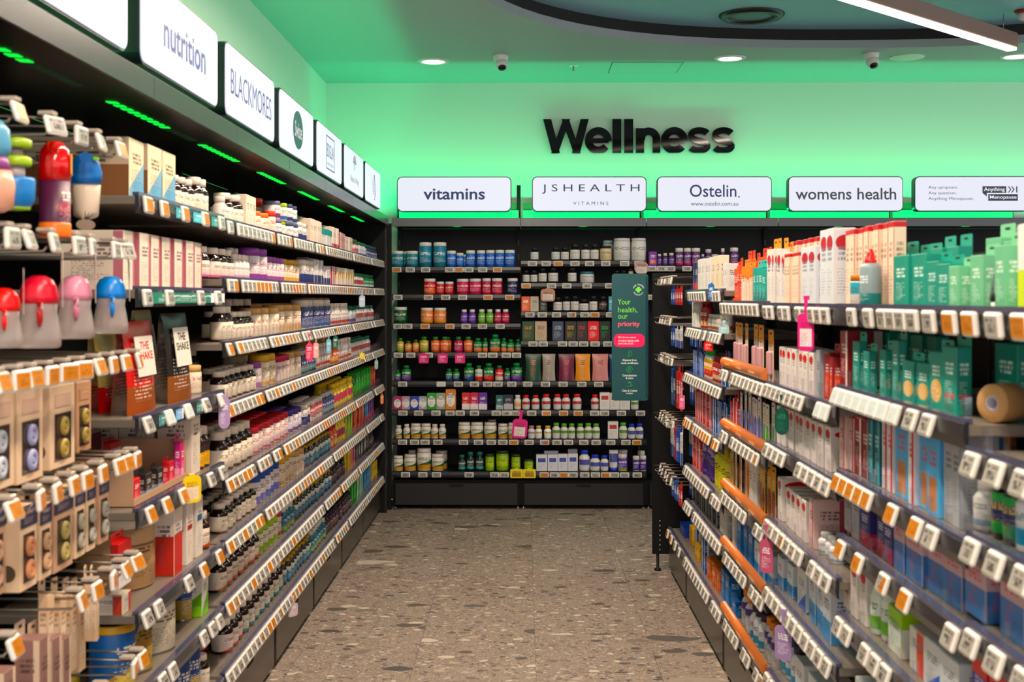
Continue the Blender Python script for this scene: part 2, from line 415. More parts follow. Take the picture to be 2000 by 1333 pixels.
t = thing('ceiling_speaker', 'black-rimmed round speaker set in the blue ceiling coffer', 'speaker', (across(1468, 7.45), 7.45, CEIL+0.12))
ob('rim', ring_mesh('rim', 0.135, 0.195, 0.02, mat('#15171a', 0.35)), t); ob('grille', disc_mesh('grille', 0.137, -0.006, mat('#5d7f88', 0.6)), t)
t = thing('ceiling_cover_plate', 'plain pale round cover plate on the ceiling beside a camera', 'cover plate', (across(1771, 8.15), 8.15, CEIL)); ob('plate', disc_mesh('plate', 0.112, -0.004, mat('#cfe6d6', 0.5)), t)
def dome_camera(px, py, lab):
    y = (CEIL-HC)*F/(582-py); t = thing('security_camera', lab, 'camera', (across(px, y), y, CEIL), group='dome security cameras')
    w = mat('#d9dcd8', 0.35); g = G(); g.lathe([(0.036,-0.05),(0.048,-0.03),(0.052,-0.008),(0.052,0)], 24); ob('housing', g.mesh('housing', w), t)
    g = G(); g.lathe([(0.002,-0.045),(0.02,-0.042),(0.034,-0.03),(0.041,-0.012),(0.041,0.008),(0.03,0.028)], 20); b = ob('eyeball', g.mesh('eyeball', w), t, (0.006,-0.012,-0.055), (radians(-32), 0, 0.2))
    g = G(); g.lathe([(0.001,-0.050),(0.022,-0.047),(0.027,-0.040),(0.028,-0.034)], 18); ob('lens', g.mesh('lens', mat('#0c0c0d', 0.12)), b)
dome_camera(978, 108, 'white dome security camera on the ceiling beside the sprinkler')
dome_camera(1701, 105, 'white dome security camera on the ceiling beside the round cover plate')
y = 8.42; t = thing('sprinkler', 'small silver fire sprinkler on the green-lit ceiling', 'sprinkler', (across(1120, y), y, CEIL))
ob('rosette', disc_mesh('rosette', 0.032, -0.004, mat('#cfe0d4', 0.3)), t); g = G(); g.tube([(0,0,-0.005),(0,0,-0.03)], 0.006, 8); ob('stem', g.mesh('stem', STEEL), t)
g = G(); g.lathe([(0.002,-0.037),(0.014,-0.036),(0.014,-0.034),(0.002,-0.033)], 12); ob('deflector', g.mesh('deflector', STEEL), t)
# linear lamp hung across the coffer
P0 = (1.55, 6.15); P1 = (2.95, 7.50)
L = math.hypot(P1[0]-P0[0], P1[1]-P0[1]); ang = math.atan2(P1[1]-P0[1], P1[0]-P0[0])
ext = 1.6
t = thing('linear_lamp', 'long bronze linear lamp with glowing underside hung below the coffer', 'lamp', (P1[0], P1[1], 2.975), (0, 0, ang))
g = G(); g.box(-L-ext, 0, -0.035, 0.035, 0.012, 0.10, c=0.004); ob('housing', g.mesh('housing', mat('#9a8074', 0.4, 0.3)), t)
g = G(); g.box(-L-ext+0.01, -0.004, -0.03, 0.03, -0.006, 0.012, c=0.003); ob('diffuser', g.mesh('diffuser', mat('#ffe9d8', 0.5, emit=3.2)), t)
for i, x in enumerate((-0.12, -1.0, -2.0)):
    g = G(); g.tube([(0,0,0.10),(0,0,0.20)], 0.0022, 6); ob('suspension_wire', g.mesh('suspension_wire', STEEL), t, (x, 0, 0))
lamp('linear_lamp_light', 'AREA', ((P0[0]+P1[0])/2, (P0[1]+P1[1])/2, 2.96), (0, 0, ang), 22, WARM, 2.0, 0.05)
t = thing('heat_detector', 'small white detector with red collar on the coffer ceiling', 'detector', (across(1999, 7.35), 7.35, CEIL+0.12))
g = G(); g.lathe([(0.04,-0.02),(0.05,-0.01),(0.05,0)], 20); ob('collar', g.mesh('collar', mat('#8c2a22', 0.4)), t); g = G(); g.lathe([(0.012,-0.06),(0.028,-0.05),(0.036,-0.02)], 18); ob('sensor', g.mesh('sensor', mat('#d9d5d0', 0.4)), t)

# ------------------------------------------------------------------ wall lettering and light boxes
INK = mat('#2f3f78', 0.5); INK2 = mat('#4a4a5e', 0.5)
def ribbon(g, pts, hw, y0, y1, top=9.0):
    """Stroke of a letter: a line of given half-widths drawn as one solid bar."""
    n = len(pts); L = []; R = []
    for i, (x, z) in enumerate(pts):
        a = pts[max(i-1, 0)]; b = pts[min(i+1, n-1)]; dx, dz = b[0]-a[0], b[1]-a[1]; l = math.hypot(dx, dz) or 1
        w = hw[i] if isinstance(hw, list) else hw
        L.append((x-dz/l*w, min(max(z+dx/l*w, 0), top))); R.append((x+dz/l*w, min(max(z-dx/l*w, 0), top)))
    o = len(g.v)
    for P in (L, R):
        for y in (y0, y1): g.v += [(x, y, z) for x, z in P]
    A, B, C, D = o, o+n, o+2*n, o+3*n          # L front, L back, R front, R back
    for i in range(n-1):
        g.face([C+i, C+i+1, A+i+1, A+i]); g.face([B+i, B+i+1, D+i+1, D+i]); g.face([A+i, A+i+1, B+i+1, B+i]); g.face([D+i, D+i+1, C+i+1, C+i])
    g.face([A, B, D, C]); g.face([A+n-1, C+n-1, D+n-1, B+n-1])
def letter_strokes(ch):
    """Strokes in photo pixels, origin at the foot of the letter's left edge."""
    arc = lambda cx, cz, rx, rz, a0, a1, n=14: [(cx+rx*cos(radians(a0+(a1-a0)*i/n)), cz+rz*sin(radians(a0+(a1-a0)*i/n))) for i in range(n+1)]
    if ch == 'W': return [([(6.4,71),(23.6,-5)],8.0), ([(21,-5),(44.5,71)],7.2), ([(41.5,71),(65,-5)],7.2), ([(62.4,-5),(79.6,71)],8.0)]
    if ch == 'l': return [([(9,0),(9,66)], 8.6)]
    if ch == 'e': return [(arc(26,24,19,19,-4,322,26), 7.2), ([(9,24),(46,24)], 4.6)]
    if ch == 'n': return [([(8,0),(8,48)], 8.0), ([(10,26)] + arc(25,27,15,15,150,0,12) + [(40,0)], 7.4)]
    return [(arc(24.5,35,16,8.5,20,180,10) + [(9.5,30),(16,25.5),(26,23),(36,19.5)] + arc(23.5,13,16.5,8.6,5,-160,12), 6.3)]
def wellness():
    x0, x1 = across(1062, YB), across(1436, YB); zb = height(300, 1, YB); k = (x1-x0)/374.0
    t = thing('wall_lettering', 'large glossy black wall lettering reading Wellness', 'sign', (x0, YB, zb))
    gloss = mat('#030304', 0.05, 0.0, 0.4)
    for ch, a in zip('Wellness', (1062, 1142, 1195, 1218, 1241, 1290, 1340, 1387)):
        g = G()
        for q, (pts, hw) in enumerate(letter_strokes(ch)): ribbon(g, [(x*k, z*k) for x, z in pts], hw*k, -0.045-0.0002*q, -0.012+0.0002*q, 66*k)
        ob('letter', g.mesh('letter', gloss), t, ((a-1062)*k, 0, 0))
        g = G(); g.tube([(0,-0.014,0),(0,0,0)], 0.006, 6); ob('stand_off', g.mesh('stand_off', BLACK), t, ((a-1062+(22 if ch == 'W' else 9))*k, 0, 8*k))
wellness()
FACE = mat('#eef1ff', 0.4, emit=0.74); CASE = mat('#14201f', 0.4)
SW, SH = 0.80, 0.245
def case_mesh():
    g = G(); out = rrect(SW, SH, 0.035); g.prism(out, 0.004, 0.075); return g.mesh('case', CASE)
def face_mesh():
    g = G(); g.prism(rrect(SW-0.012, SH-0.012, 0.031), 0.0, 0.006); return g.mesh('face', FACE)
_case, _face = case_mesh(), face_mesh()
def light_box(lab, loc, rot):
    t = thing('light_box_sign', lab, 'sign', loc, (0, 0, rot), 'illuminated category signs')
    ob('case', _case, t); ob('face', _face, t)
    return t
def letter(t, body, x, z, w, h, m=INK, **kw):
    me = text_mesh(body, m, w, h, **kw)
    if h < 0.06: ob('lettering', me, t, (x, -0.0012, z)); return
    # a heading: one object for each letter (loose islands grouped by their overlap in x)
    par = list(range(len(me.vertices)))
    def fd(a):
        while par[a] != a: par[a] = par[par[a]]; a = par[a]
        return a
    for p in me.polygons:
        vs = list(p.vertices)
        for q in vs[1:]: par[fd(q)] = fd(vs[0])
    isl = {}
    for p in me.polygons: isl.setdefault(fd(p.vertices[0]), []).append(p)
    spans = sorted(((min(me.vertices[q].co.x for p in ps for q in p.vertices), max(me.vertices[q].co.x for p in ps for q in p.vertices), i, ps) for i, ps in isl.items()), key=lambda s_: s_[:3])
    groups = []
    for a, b, _, ps in spans:
        if groups and a < groups[-1][1]-0.3*(b-a): groups[-1][1] = max(b, groups[-1][1]); groups[-1][2] += ps
        else: groups.append([a, b, list(ps)])
    for a, b, ps in groups:
        g = G(); mp = {}
        for p in ps:
            f = []
            for q in p.vertices:
                if q not in mp: mp[q] = len(g.v); c = me.vertices[q].co; g.v.append((c.x-(a+b)/2, c.y, c.z))
                f.append(mp[q])
            g.face(f)
        ob('letter', g.mesh('letter', m), t, (x+(a+b)/2, -0.0012, z))
XS, ZS = -0.975, 2.0825 + SH/2
LS = [light_box(l, (XS, 2.65+0.9*i, ZS), pi/2) for i, l in enumerate((
    'blank white illuminated sign at the near end of the left wall', 'white illuminated sign reading nutrition', 'white illuminated sign with tall serif navy capitals next to nutrition',
    'white illuminated sign with a dark green oval badge', 'white illuminated sign with lettering inside a square outline', 'white illuminated sign with a small tree emblem', 'white illuminated sign with a fine plant drawing nearest the corner'))]
letter(LS[1], 'nutrition', 0.02, 0.0, 0.44, 0.085, bold=0.012)
letter(LS[2], 'BLACKMORES', 0.0, 0.0, 0.66, 0.085, bold=-0.006)
g = G(); g.prism([(0.115*cos(2*pi*i/32), 0.082*sin(2*pi*i/32)) for i in range(32)], -0.001, 0); ob('badge', g.mesh('badge', mat('#1f4c4e', 0.5)), LS[3], (0, -0.0012, 0))
ob('lettering', text_mesh('Swisse', mat('#eef6f4', 0.5, emit=0.5), 0.17, 0.07, 0.015, shear=0.15), LS[3], (0, -0.0032, 0))
g = G()
for (a,b,c,d) in ((-.13,.13,.078,.083),(-.13,.13,-.083,-.078),(-.13,-.125,-.083,.083),(.125,.13,-.083,.083)): g.box(a,b,-0.001,0,c,d)
ob('outline_frame', g.mesh('outline_frame', INK), LS[4], (0, -0.0012, 0))
letter(LS[4], 'BIOGLAN', 0, 0.012, 0.22, 0.07); letter(LS[4], 'KNOWN HEALTH', 0, -0.055, 0.20, 0.014, INK2)
def tree_emblem(t):
    g = G(); g.box(-0.004, 0.004, -0.001, 0, 0.0, 0.045)
    for a in range(-70, 71, 20):
        for r in (0.03, 0.05, 0.066):
            x, z = r*sin(radians(a)), 0.03 + r*cos(radians(a))*0.8
            g.prism([(x-0.004, z), (x, z-0.006), (x+0.004, z), (x, z+0.006)], -0.001, 0)
    ob('tree_emblem', g.mesh('tree_emblem', INK2), t, (0, -0.0012, 0.01))
tree_emblem(LS[5]); letter(LS[5], "Nature's Way", 0, -0.05, 0.34, 0.045, INK2)
def plant_emblem(t):
    g = G()
    for k in range(9):
        z = -0.05 + k*0.014; w = 0.05*sin(0.5+k*0.3)
        g.box(-w, w*0.3, -0.001, 0, z, z+0.004)
    g.tube([(0.05,-0.0005,-0.085),(0.075,-0.0005,-0.06),(0.07,-0.0005,0.02),(0.05,-0.0005,0.08)], 0.0015, 4)
    ob('plant_emblem', g.mesh('plant_emblem', INK2), t, (0, -0.0012, 0))
plant_emblem(LS[6])
YS = 8.655
BS = [light_box(l, (across(px, YS), YS, ZS), 0.0) for px, l in ((887, 'white illuminated sign reading vitamins'), (1151, 'white illuminated sign with widely spaced navy capitals over the word vitamins'), (1395.5, 'white illuminated sign with a web address under its heading'), (1652, 'white illuminated sign reading womens health'), (1899, 'white illuminated sign with three lines of small text and speech-bubble emblem'))]
letter(BS[0], 'vitamins', 0, 0, 0.43, 0.078, bold=0.018)
letter(BS[1], 'J S H E A L T H', 0.01, 0.035, 0.68, 0.066); letter(BS[1], 'V I T A M I N S', 0.01, -0.065, 0.245, 0.024, INK2)
letter(BS[2], 'Ostelin', -0.01, 0.022, 0.325, 0.088, mat('#41407f', 0.5), bold=0.008); letter(BS[2], '.', 0.17, -0.02, 0.012, 0.012, INK2); letter(BS[2], 'www.ostelin.com.au', 0, -0.068, 0.33, 0.028, INK2)
letter(BS[3], 'womens health', 0, 0.0, 0.70, 0.082, INK2, bold=0.012)
for i, s_ in enumerate(('Any symptom.', 'Any question.', 'Anything Menopause.')): letter(BS[4], s_, -0.305+(0.205, 0.195, 0.315)[i]/2, 0.042-0.039*i, (0.205, 0.195, 0.315)[i], 0.026, INK2)
g = G(); g.box(0.07,0.235,-0.001,0,0.005,0.052); g.prism([(0.07,0.006),(0.10,-0.02),(0.10,0.006)], -0.001, 0); ob('speech_bubble', g.mesh('speech_bubble', INK2), BS[4], (0, -0.0012, 0))
g = G(); g.box(0.11,0.315,-0.001,0,-0.05,-0.003); ob('word_plate', g.mesh('word_plate', INK2), BS[4], (0, -0.0012, 0))
WL = mat('#f4f4ff', 0.5, emit=0.8)
ob('lettering', text_mesh('Anything', WL, 0.145, 0.034, 0.01), BS[4], (0.152, -0.003, 0.027)); ob('lettering', text_mesh('Menopause', WL, 0.185, 0.030, 0.01), BS[4], (0.213, -0.003, -0.027))
g = G()
for x in (0.245, 0.268): g.prism([(x,0.007),(x+0.008,0.007),(x+0.026,0.029),(x+0.008,0.051),(x,0.051),(x+0.017,0.029)], -0.001, 0)
g.box(0.304,0.312,-0.001,0,0.007,0.051); ob('arrow_emblem', g.mesh('arrow_emblem', INK2), BS[4], (0, -0.0012, 0))
# ================================================================== shelving
XF, YF, XR = -0.97, 8.64, 0.785          # fronts of the left run, the back run, the right gondola
SD = 0.40                                # shelf depth
LB = [1.94] + [3.1 + 0.9*i for i in range(7)]     # bay edges along the left wall
BB = [across(p, YF) for p in (765, 1017, 1263, 1520, 1770, 2022)]   # bay edges along the back wall
RB = [6.70, 5.98, 4.87, 4.0, 3.1, 2.2, 1.3]                        # bay edges along the right gondola, far to near
DRAWM = mat('#3a3430', 0.3, spec=0.6); FASC = mat('#4c4c4e', 0.26, 0.5); FASCB = mat('#5a5b5e', 0.3, 0.4)
GLOW = mat('#00ff66', 0.5, emit=0.9); GLOWD = mat('#00ff8c', 0.5, emit=1.0)
def frame_for(run, a, z=0.0):
    """Location and rotation of something standing at the front plane of a run; local x runs along the run, -y faces the aisle."""
    if run == 'L': return (XF, a, z), (0, 0, pi/2)
    if run == 'B': return (a, YF, z), (0, 0, 0)
    return (XR, a, z), (0, 0, -pi/2)
BAYW = {'L': ('peg bay', 'first shelf bay', 'second shelf bay', 'third shelf bay', 'fourth shelf bay', 'fifth shelf bay', 'corner bay'),
        'B': ('vitamins-sign bay', 'second bay', 'third bay', 'fourth bay', 'fifth bay'),
        'R': ('far peg bay', 'far shelf bay', 'second shelf bay', 'third shelf bay', 'fourth shelf bay', 'nearest bay')}
RUNW = {'L': 'left wall', 'B': 'back wall', 'R': 'right gondola'}
def bay_unit(run, k, a0, a1):
    w = a1-a0; c = (a0+a1)/2
    loc, rot = frame_for(run, c)
    t = thing('shelving_bay', f'black steel shelving frame of the {BAYW[run][k]}, {RUNW[run]}', 'shelving', loc, rot, 'shelving frames')
    H = 1.984 if run != 'R' else 1.60
    g = G(); g.box(-w/2, w/2, SD+0.012, SD+0.03, 0.02, H); ob('back_panel', g.mesh('back_panel', mat('#07090d', 0.5, spec=0.25) if run == 'B' else BLACK), t)
    for s_ in ((-1, 1) if k == 0 or run == 'R' else (1,)):
        g = G(); top = 1.984 if run != 'R' else H
        g.box(-0.014, 0.014, SD-0.02, SD+0.012, 0.02, top)
        for q in range(int(top/0.1)): g.box(-0.004, 0.004, SD-0.0205, SD-0.02, 0.06+q*0.1, 0.10+q*0.1, m=1)
        if run == 'B': g.box(-0.014, 0.014, SD-0.02, SD+0.012, 2.006, 2.30)
        ob('upright', g.mesh('upright', [BLACK, mat('#2c2f33', 0.5)]), t, (s_*(w/2-0.0155), 0, 0))
    # base: drawer front with a grip slot, on feet
    fy = 0.012 if run != 'R' else 0.0
    g = G(); g.box(-w/2+0.022, w/2-0.022, fy, fy+0.02, 0.03, 0.185, c=0.003); d = ob('drawer_front', g.mesh('drawer_front', DRAWM if run != 'B' else mat('#0b0b0c', 0.45)), t)
    g = G(); g.box(-0.05, 0.05, fy-0.001, fy+0.004, 0.158, 0.176); ob('grip_slot', g.mesh('grip_slot', mat('#020202', 0.9)), d)
    g = G(); g.box(-w/2, w/2, fy+0.03, SD, 0.03, 0.20); ob('base_box', g.mesh('base_box', BLACK), t)
    for s_ in (-1, 1):
        g = G(); g.lathe([(0.014,0.0),(0.014,0.008),(0.006,0.012),(0.006,0.035)], 10); ob('foot', g.mesh('foot', STEEL), t, (s_*(w/2-0.02), 0.06, 0))
    if run != 'R':
        fy = -0.04 if run == 'L' else 0.0
        g = G(); g.box(-w/2+0.001, w/2-0.001, fy, SD+0.01, 1.985, 2.005); ob('canopy_board', g.mesh('canopy_board', mat('#141517', 0.3)), t)
        g = G(); g.box(-w/2+0.0015, w/2-0.0015, fy-0.004, fy+0.004, 1.977, 2.037, c=0.002); ob('fascia', g.mesh('fascia', FASC if run == 'L' else FASCB), t)
        if run == 'L':
            sl = cached('slot', lambda: G().prism([(-0.020,-0.012),(0.010,-0.012),(0.020,0.012),(-0.010,0.012)], -0.001, 0.001).mesh('light_slot', GLOW))
            for q in range(9): ob('light_slot', sl, t, (-0.36 + q*0.058, 0.09, 1.984), (radians(90), 0, 0))
            sd = cached('slotd', lambda: G().box(-0.021, 0.021, -0.013, 0.013, -0.001, 0.001).mesh('vent_slot', mat('#0f5236', 0.4)))
            for q in range(6): ob('vent_slot', sd, t, (0.17 + q*0.045, 0.09, 1.984))
        else:
            g = G(); g.lathe([(0.001,-0.004),(0.028,-0.003),(0.033,0.0)], 16); ob('light_spot', g.mesh('light_spot', GLOW), t, (0, 0.10, 1.984))
            for q in range(8):
                g = G(); g.box(-0.03, 0.03, 0.02, 0.026, 1.983, 1.9845); ob('vent_slot', g.mesh('vent_slot', GREYM), t, (-0.36+q*0.103, 0, 0))
        # glowing strip behind the sign and its dark backing board
        g = G(); g.box(-w/2+0.016, w/2-0.016, SD-0.045, SD-0.03, 2.03, 2.115); ob('led_strip', g.mesh('led_strip', GLOWD), t)
        g = G(); g.box(-w/2+0.016, w/2-0.016, SD-0.015, SD-0.005, 2.115, 2.17); ob('backing_board', g.mesh('backing_board', mat('#0e5a34', 0.5)), t)
    return t
def filler(t, x0, x1): g = G(); g.box(x0, x1, 0.0, 0.018, 0.0, 2.0); ob('filler_panel', g.mesh('filler_panel', BLACK), t)
for k in range(7): bay_unit('L', k, LB[k], LB[k+1])
for k in range(5):
    t = bay_unit('B', k, BB[k], BB[k+1])
    if k == 0: filler(t, -(BB[1]-BB[0])/2-0.10, -(BB[1]-BB[0])/2-0.002)
for k in range(6): bay_unit('R', k, RB[k+1], RB[k])
# end panels
t = thing('end_panel', 'tall black end panel in the corner of the left wall run', 'panel', (XF-SD/2+0.02, 8.512, 0)); 
g = G(); g.box(-SD/2-0.02, SD/2, 0, 0.018, 0.0, 2.0, c=0.002); ob('board', g.mesh('board', BLACK), t)
g = G(); g.box(SD/2-0.002, SD/2+0.012, -0.006, 0.03, 0.0, 2.0); ob('edge_trim', g.mesh('edge_trim', mat('#0c0d10', 0.4)), t)
t = thing('end_panel', 'black end panel with a column of holes closing the right gondola', 'panel', (0.70, 6.72, 0))
g = G(); g.box(0, 1.1, 0, 0.02, 0.09, 1.615, c=0.002); b = ob('board', g.mesh('board', BLACK), t)
hm = cached('hole', lambda: G().lathe([(0.0035,0),(0.0035,0.001)], 8).mesh('bolt_hole', mat('#b8b4ae', 0.4)))
for q in range(7): ob('bolt_hole', hm, b, (0.04, -0.0005, 0.115+q*0.026), (radians(90), 0, 0))
g = G(); g.lathe([(0.02,0),(0.02,0.008),(0.008,0.015),(0.008,0.09)], 12); ob('foot', g.mesh('foot', BLACK), t, (0.03, 0.01, 0))
# ------------------------------------------------------------------ electronic price tags
def screen_mat(kind):
    m = bpy.data.materials.new('price_screen'); m.use_nodes = True; N = NT(m)
    uvn = N.new('ShaderNodeUVMap'); sp = N.new('ShaderNodeSeparateXYZ'); N.t.links.new(uvn.outputs[0], sp.inputs[0]); u, v = sp.outputs[0], sp.outputs[1]
    oi = N.new('ShaderNodeObjectInfo'); sd = N.m('MULTIPLY', oi.outputs['Random'], 50.0)
    base = {'w': '#a5a19a', 'a': '#c07c10', 'h': '#a5a19a', 'p': '#ccd2d4'}[kind]
    col = lin(base)
    if kind == 'h': col = N.mix(N.m('GREATER_THAN', u, 0.55), col, lin('#c07c10'))
    ink = lin('#26231f') if kind != 'a' else lin('#7a4206')
    if kind == 'p': ink = lin('#b8c4bd')
    big = N.m('MULTIPLY', N.m('MULTIPLY', N.rng(u, 0.22, 0.84), N.rng(v, 0.18, 0.62)), N.m('GREATER_THAN', N.noise2(N.m('ADD', N.m('FLOOR', N.m('MULTIPLY', u, 13.0)), sd), N.m('FLOOR', N.m('MULTIPLY', v, 5.0))), 0.32))
    small = N.m('MULTIPLY', N.m('MULTIPLY', N.rng(u, 0.08, 0.9), N.rng(v, 0.72, 0.90)), N.m('GREATER_THAN', N.noise2(N.m('ADD', N.m('FLOOR', N.m('MULTIPLY', u, 26.0)), sd), 3.0), 0.45))
    col = N.mix(N.m('MULTIPLY', N.m('MAXIMUM', big, small), 0.8 if kind != 'a' else 0.45), col, ink)
    N.put(N.b.inputs['Base Color'], col); N.b.inputs['Roughness'].default_value = 0.35
    m.diffuse_color = lin(base); return m
SCR = {k: screen_mat(k) for k in 'wahp'}
TAGW, TAGH = 0.064, 0.036
def tag_meshes():
    g = G(); g.box(-TAGW/2, TAGW/2, -0.011, 0, -TAGH/2, TAGH/2, c=0.0035); case = g.mesh('price_tag', mat('#e4dfd9', 0.42))
    out = {'': case}
    for k, m in SCR.items():
        g = G(); g.box(-0.0262, 0.0262, -0.0118, -0.0108, -0.0140, 0.0128); out[k] = g.mesh('screen', m)
    return out
TAG = tag_meshes()
def price_tag(parent, x, y, z, kind='w', tilt=0.0, yaw=0.0, s=1.0, tall=1.0):
    o = ob('price_tag', TAG[''], parent, (x, y, z), (tilt, 0, yaw)); o.scale = (s, s, s*tall)
    ob('screen', TAG[kind], o)
    return o
SHELF_ORD = 'top second third fourth fifth sixth seventh lowest'.split()
def shelf(run, k, r, a0, a1, z, tags, deep=0.372, rail='#1d1e23', strip=None, lip=True, divs=0, tilt=0.25, nrows=8):
    """One shelf: board, front rail, clear lip, clear dividers, price tags. z = height of the middle of the price rail; tags = list of (local x, kind)."""
    w = abs(a1-a0); c = (a0+a1)/2; loc, rot = frame_for(run, c, z)
    word = SHELF_ORD[r] if r < nrows-1 else 'lowest'
    t = thing('shelf', f'black shelf with price rail, {word} in the {BAYW[run][k]}, {RUNW[run]}', 'shelf', loc, rot, 'shelves with price rails')
    zt = 0.020
    me = cached(('board', round(w,3), round(deep,3)), lambda: G().box(-w/2+0.003, w/2-0.003, 0.0045, deep, zt-0.022, zt, c=0.002).mesh('board', [mat('#7d746a', 0.4, 0.2) if run != 'B' else mat('#0e0f11', 0.45)]))
    ob('board', me, t)
    def railm():
        g = G(); h = 0.021 if run == 'B' else 0.024
        pts = [(0.004, h), (0.004, -h), (0.0, -h), (-0.006, -h*0.2), (-0.006+0.002, h*0.85), (0.0, h)]
        o = len(g.v); n = len(pts)
        for x in (-w/2+0.002, w/2-0.002): g.v += [(x, y, z_) for y, z_ in pts]
        for i in range(n): j = (i+1) % n; g.face([o+i, o+j, o+n+j, o+n+i])
        g.face(range(n)); g.face(range(2*n-1, n-1, -1)); return g.mesh('price_rail', mat(rail, 0.3))
    ob('price_rail', cached(('rail', round(w,3), rail, run == 'B'), railm), t)
    if strip:
        for (x0, x1, col) in strip:
            g = G(); g.box(x0, x1, -0.0085, -0.006, -0.015, 0.014); ob('promo_insert', g.mesh('promo_insert', prt(col, '#e9f2f2', '#ffffff', 'side', a=0.2)), t)
    if lip:
        ob('clear_lip', cached(('lip', round(w,3)), lambda: G().box(-w/2+0.004, w/2-0.004, -0.004, 0.012, zt+0.001, zt+0.010).mesh('clear_lip', mat('#47485f', 0.15, 0.0, 0.7))), t)
    dm = cached('divider', lambda: G().prism([(0, 0.0005), (0.0015, 0.0005), (0.0015, 0.045), (0, 0.045)], 0.0135, 0.027).mesh('divider', CLEAR))
    if divs:
        dt = cached('divtab', lambda: G().prism(rrect(0.026, 0.034, 0.004, 2), 0.0, 0.0015).mesh('front_tab', CLEAR))
        for i in range(divs):
            x = -w/2 + (i+0.5)*w/divs
            d = ob('divider', dm, t, (x, 0.0, zt)); ob('front_tab', dt, d, (0, 0.012, 0.029))
    for x, kd in tags: price_tag(t, x, -0.007, -0.001, kd, -tilt, tall=1.0 if run == 'B' else 1.22)
    return t
def tag_run(a, b, pitch, seed, amber=0.2, gap=0.12, half=0.03):
    rnd = random.Random(seed); x = a; out = []
    while x < b:
        if rnd.random() > gap:
            q = rnd.random(); out.append((x, 'a' if q < amber else 'h' if q < amber+half else 'w'))
        x += pitch
    return out
ZL = [1.71, 1.52, 1.31, 1.11, 0.865, 0.665, 0.465, 0.235]
ZL2 = [1.717, 1.48, 1.154, 0.92, 0.66, 0.455, 0.225]
for r, z in enumerate(ZL):
    for k in range(2, 7):
        shelf('L', k, r, LB[k], LB[k+1], z, tag_run(-0.41, 0.42, 0.0685, r*10+k, (0.22 if k < 4 else 0.15), 0.07), divs=13 if r >= 2 else 0, tilt=0.12 if r < 2 else 0.35)
def pxtags(run, pxs, k, plane):
    """Price tags named by where they stand in the photograph along one shelf."""
    out = []
    a0, a1 = {'L': (LB[k], LB[k+1]), 'B': (BB[k], BB[k+1]), 'R': (RB[k], RB[k+1])}[run]
    for p in pxs:
        p, kd = (p if isinstance(p, tuple) else (p, 'w'))
        a = across(p, YF) if run == 'B' else along_side(p, plane)
        x = (a - (a0+a1)/2) * (-1 if run == 'R' else 1)
        out.append((x, kd))
    return out
W, A_, H_ = 'w', 'a', 'h'
L2T = [[(280,'a'),(312,'a'),(353,'a'),(393,'a'),(425,'w')], [278,322,384,418], [(281,'w'),(323,'p'),(360,'p'),(395,'w'),(425,'p')],
       [(286,'a'),(318,'a'),(350,'a'),(405,'w'),(428,'w')], [(279,'w'),(302,'w'),(361,'w'),(391,'a'),(422,'a')], [(311,'w'),(330,'w'),(391,'w'),(408,'w'),(422,'w')], [(400,'w'),(425,'a')]]
for r, z in enumerate(ZL2):
    st = None
    if r == 0: st = [(-0.40,-0.33,'#1b4d63'), (-0.12,-0.02,'#2f9fae'), (0.06,0.16,'#38b6c4'), (0.27,0.40,'#1a8f86')]
    if r == 1: st = [(-0.43, 0.43, '#1a7d68')]
    if r == 2: st = [(-0.28,-0.20,'#1f7f86'), (-0.12,-0.05,'#7fb6e6'), (0.1,0.16,'#1c7d7c')]
    shelf('L', 1, r, LB[1], LB[2], z, pxtags('L', L2T[r], 1, XF), strip=st, rail='#25272e', tilt=0.12 if r < 2 else 0.35, nrows=7)
# ------------------------------------------------------------------ back wall shelves (heights and tags read off the photograph)
def bz(py): return height(py, 0.1, YF)
def cr(o, s, vals): return [(o + v[0]/s, v[1]) if isinstance(v, tuple) else o + v/s for v in vals]
B1Y = [527, 581, 637.5, 694, 750.5, 807, 864, 927.5]
B1T = [cr(750,4.443,[(112,A_),228,362,570,(652,A_),737,857,(985,A_)]), cr(750,4.443,[122,386,535,682,(902,A_),(1090,A_)]), cr(750,4.443,[122,207,(357,A_),(572,A_),712,855,1007]),
       cr(750,4.443,[125,233,385,855,944,1060,1150]), cr(750,4.3,[157,(480,'p'),625,760,872,957,1073]), cr(750,4.3,[160,292,437,555,640,760,942,1026,1105]),
       cr(750,4.3,[157,258,345,453,668,793,900,998,(1090,A_)]), cr(750,4.3,[182,327,442,715,930,1010])]
B2Y = [515, 558.5, 615, 672, 750.5, 807, 864, 927.5]
B2T = [cr(1000,4.443,[176,295,(400,A_),545,672,812,976,1100]), cr(1000,4.443,[(122,A_),343,474,650,845]), cr(1000,4.443,[155,262,385,(517,H_),632,(718,A_),(855,H_)]),
       cr(1000,4.443,[182,270,437,530,620,720,830]), cr(1000,4.3,[132,280,428,585,727]), cr(1000,4.3,[165,(288,A_),(432,A_),(555,A_),693,776,917,1077]),
       cr(1000,4.3,[143,(273,H_),377,474,602,705,828,955,(1047,A_)]), cr(1000,4.3,[(270,A_),355,(435,A_),512,610,700,(785,A_),860,945,1050])]
for k, (ys, ts) in enumerate(((B1Y, B1T), (B2Y, B2T))):
    for r in range(8): shelf('B', k, r, BB[k], BB[k+1], bz(ys[r]), pxtags('B', ts[r], k, 0), tilt=0.0, lip=False, deep=0.37)
for r, py in enumerate((525, 581)): shelf('B', 2, r, BB[2], BB[3], bz(py), pxtags('B', cr(1260,3.6,[45,112,178,292,400]), 2, 0), tilt=0.0, lip=False, deep=0.37)
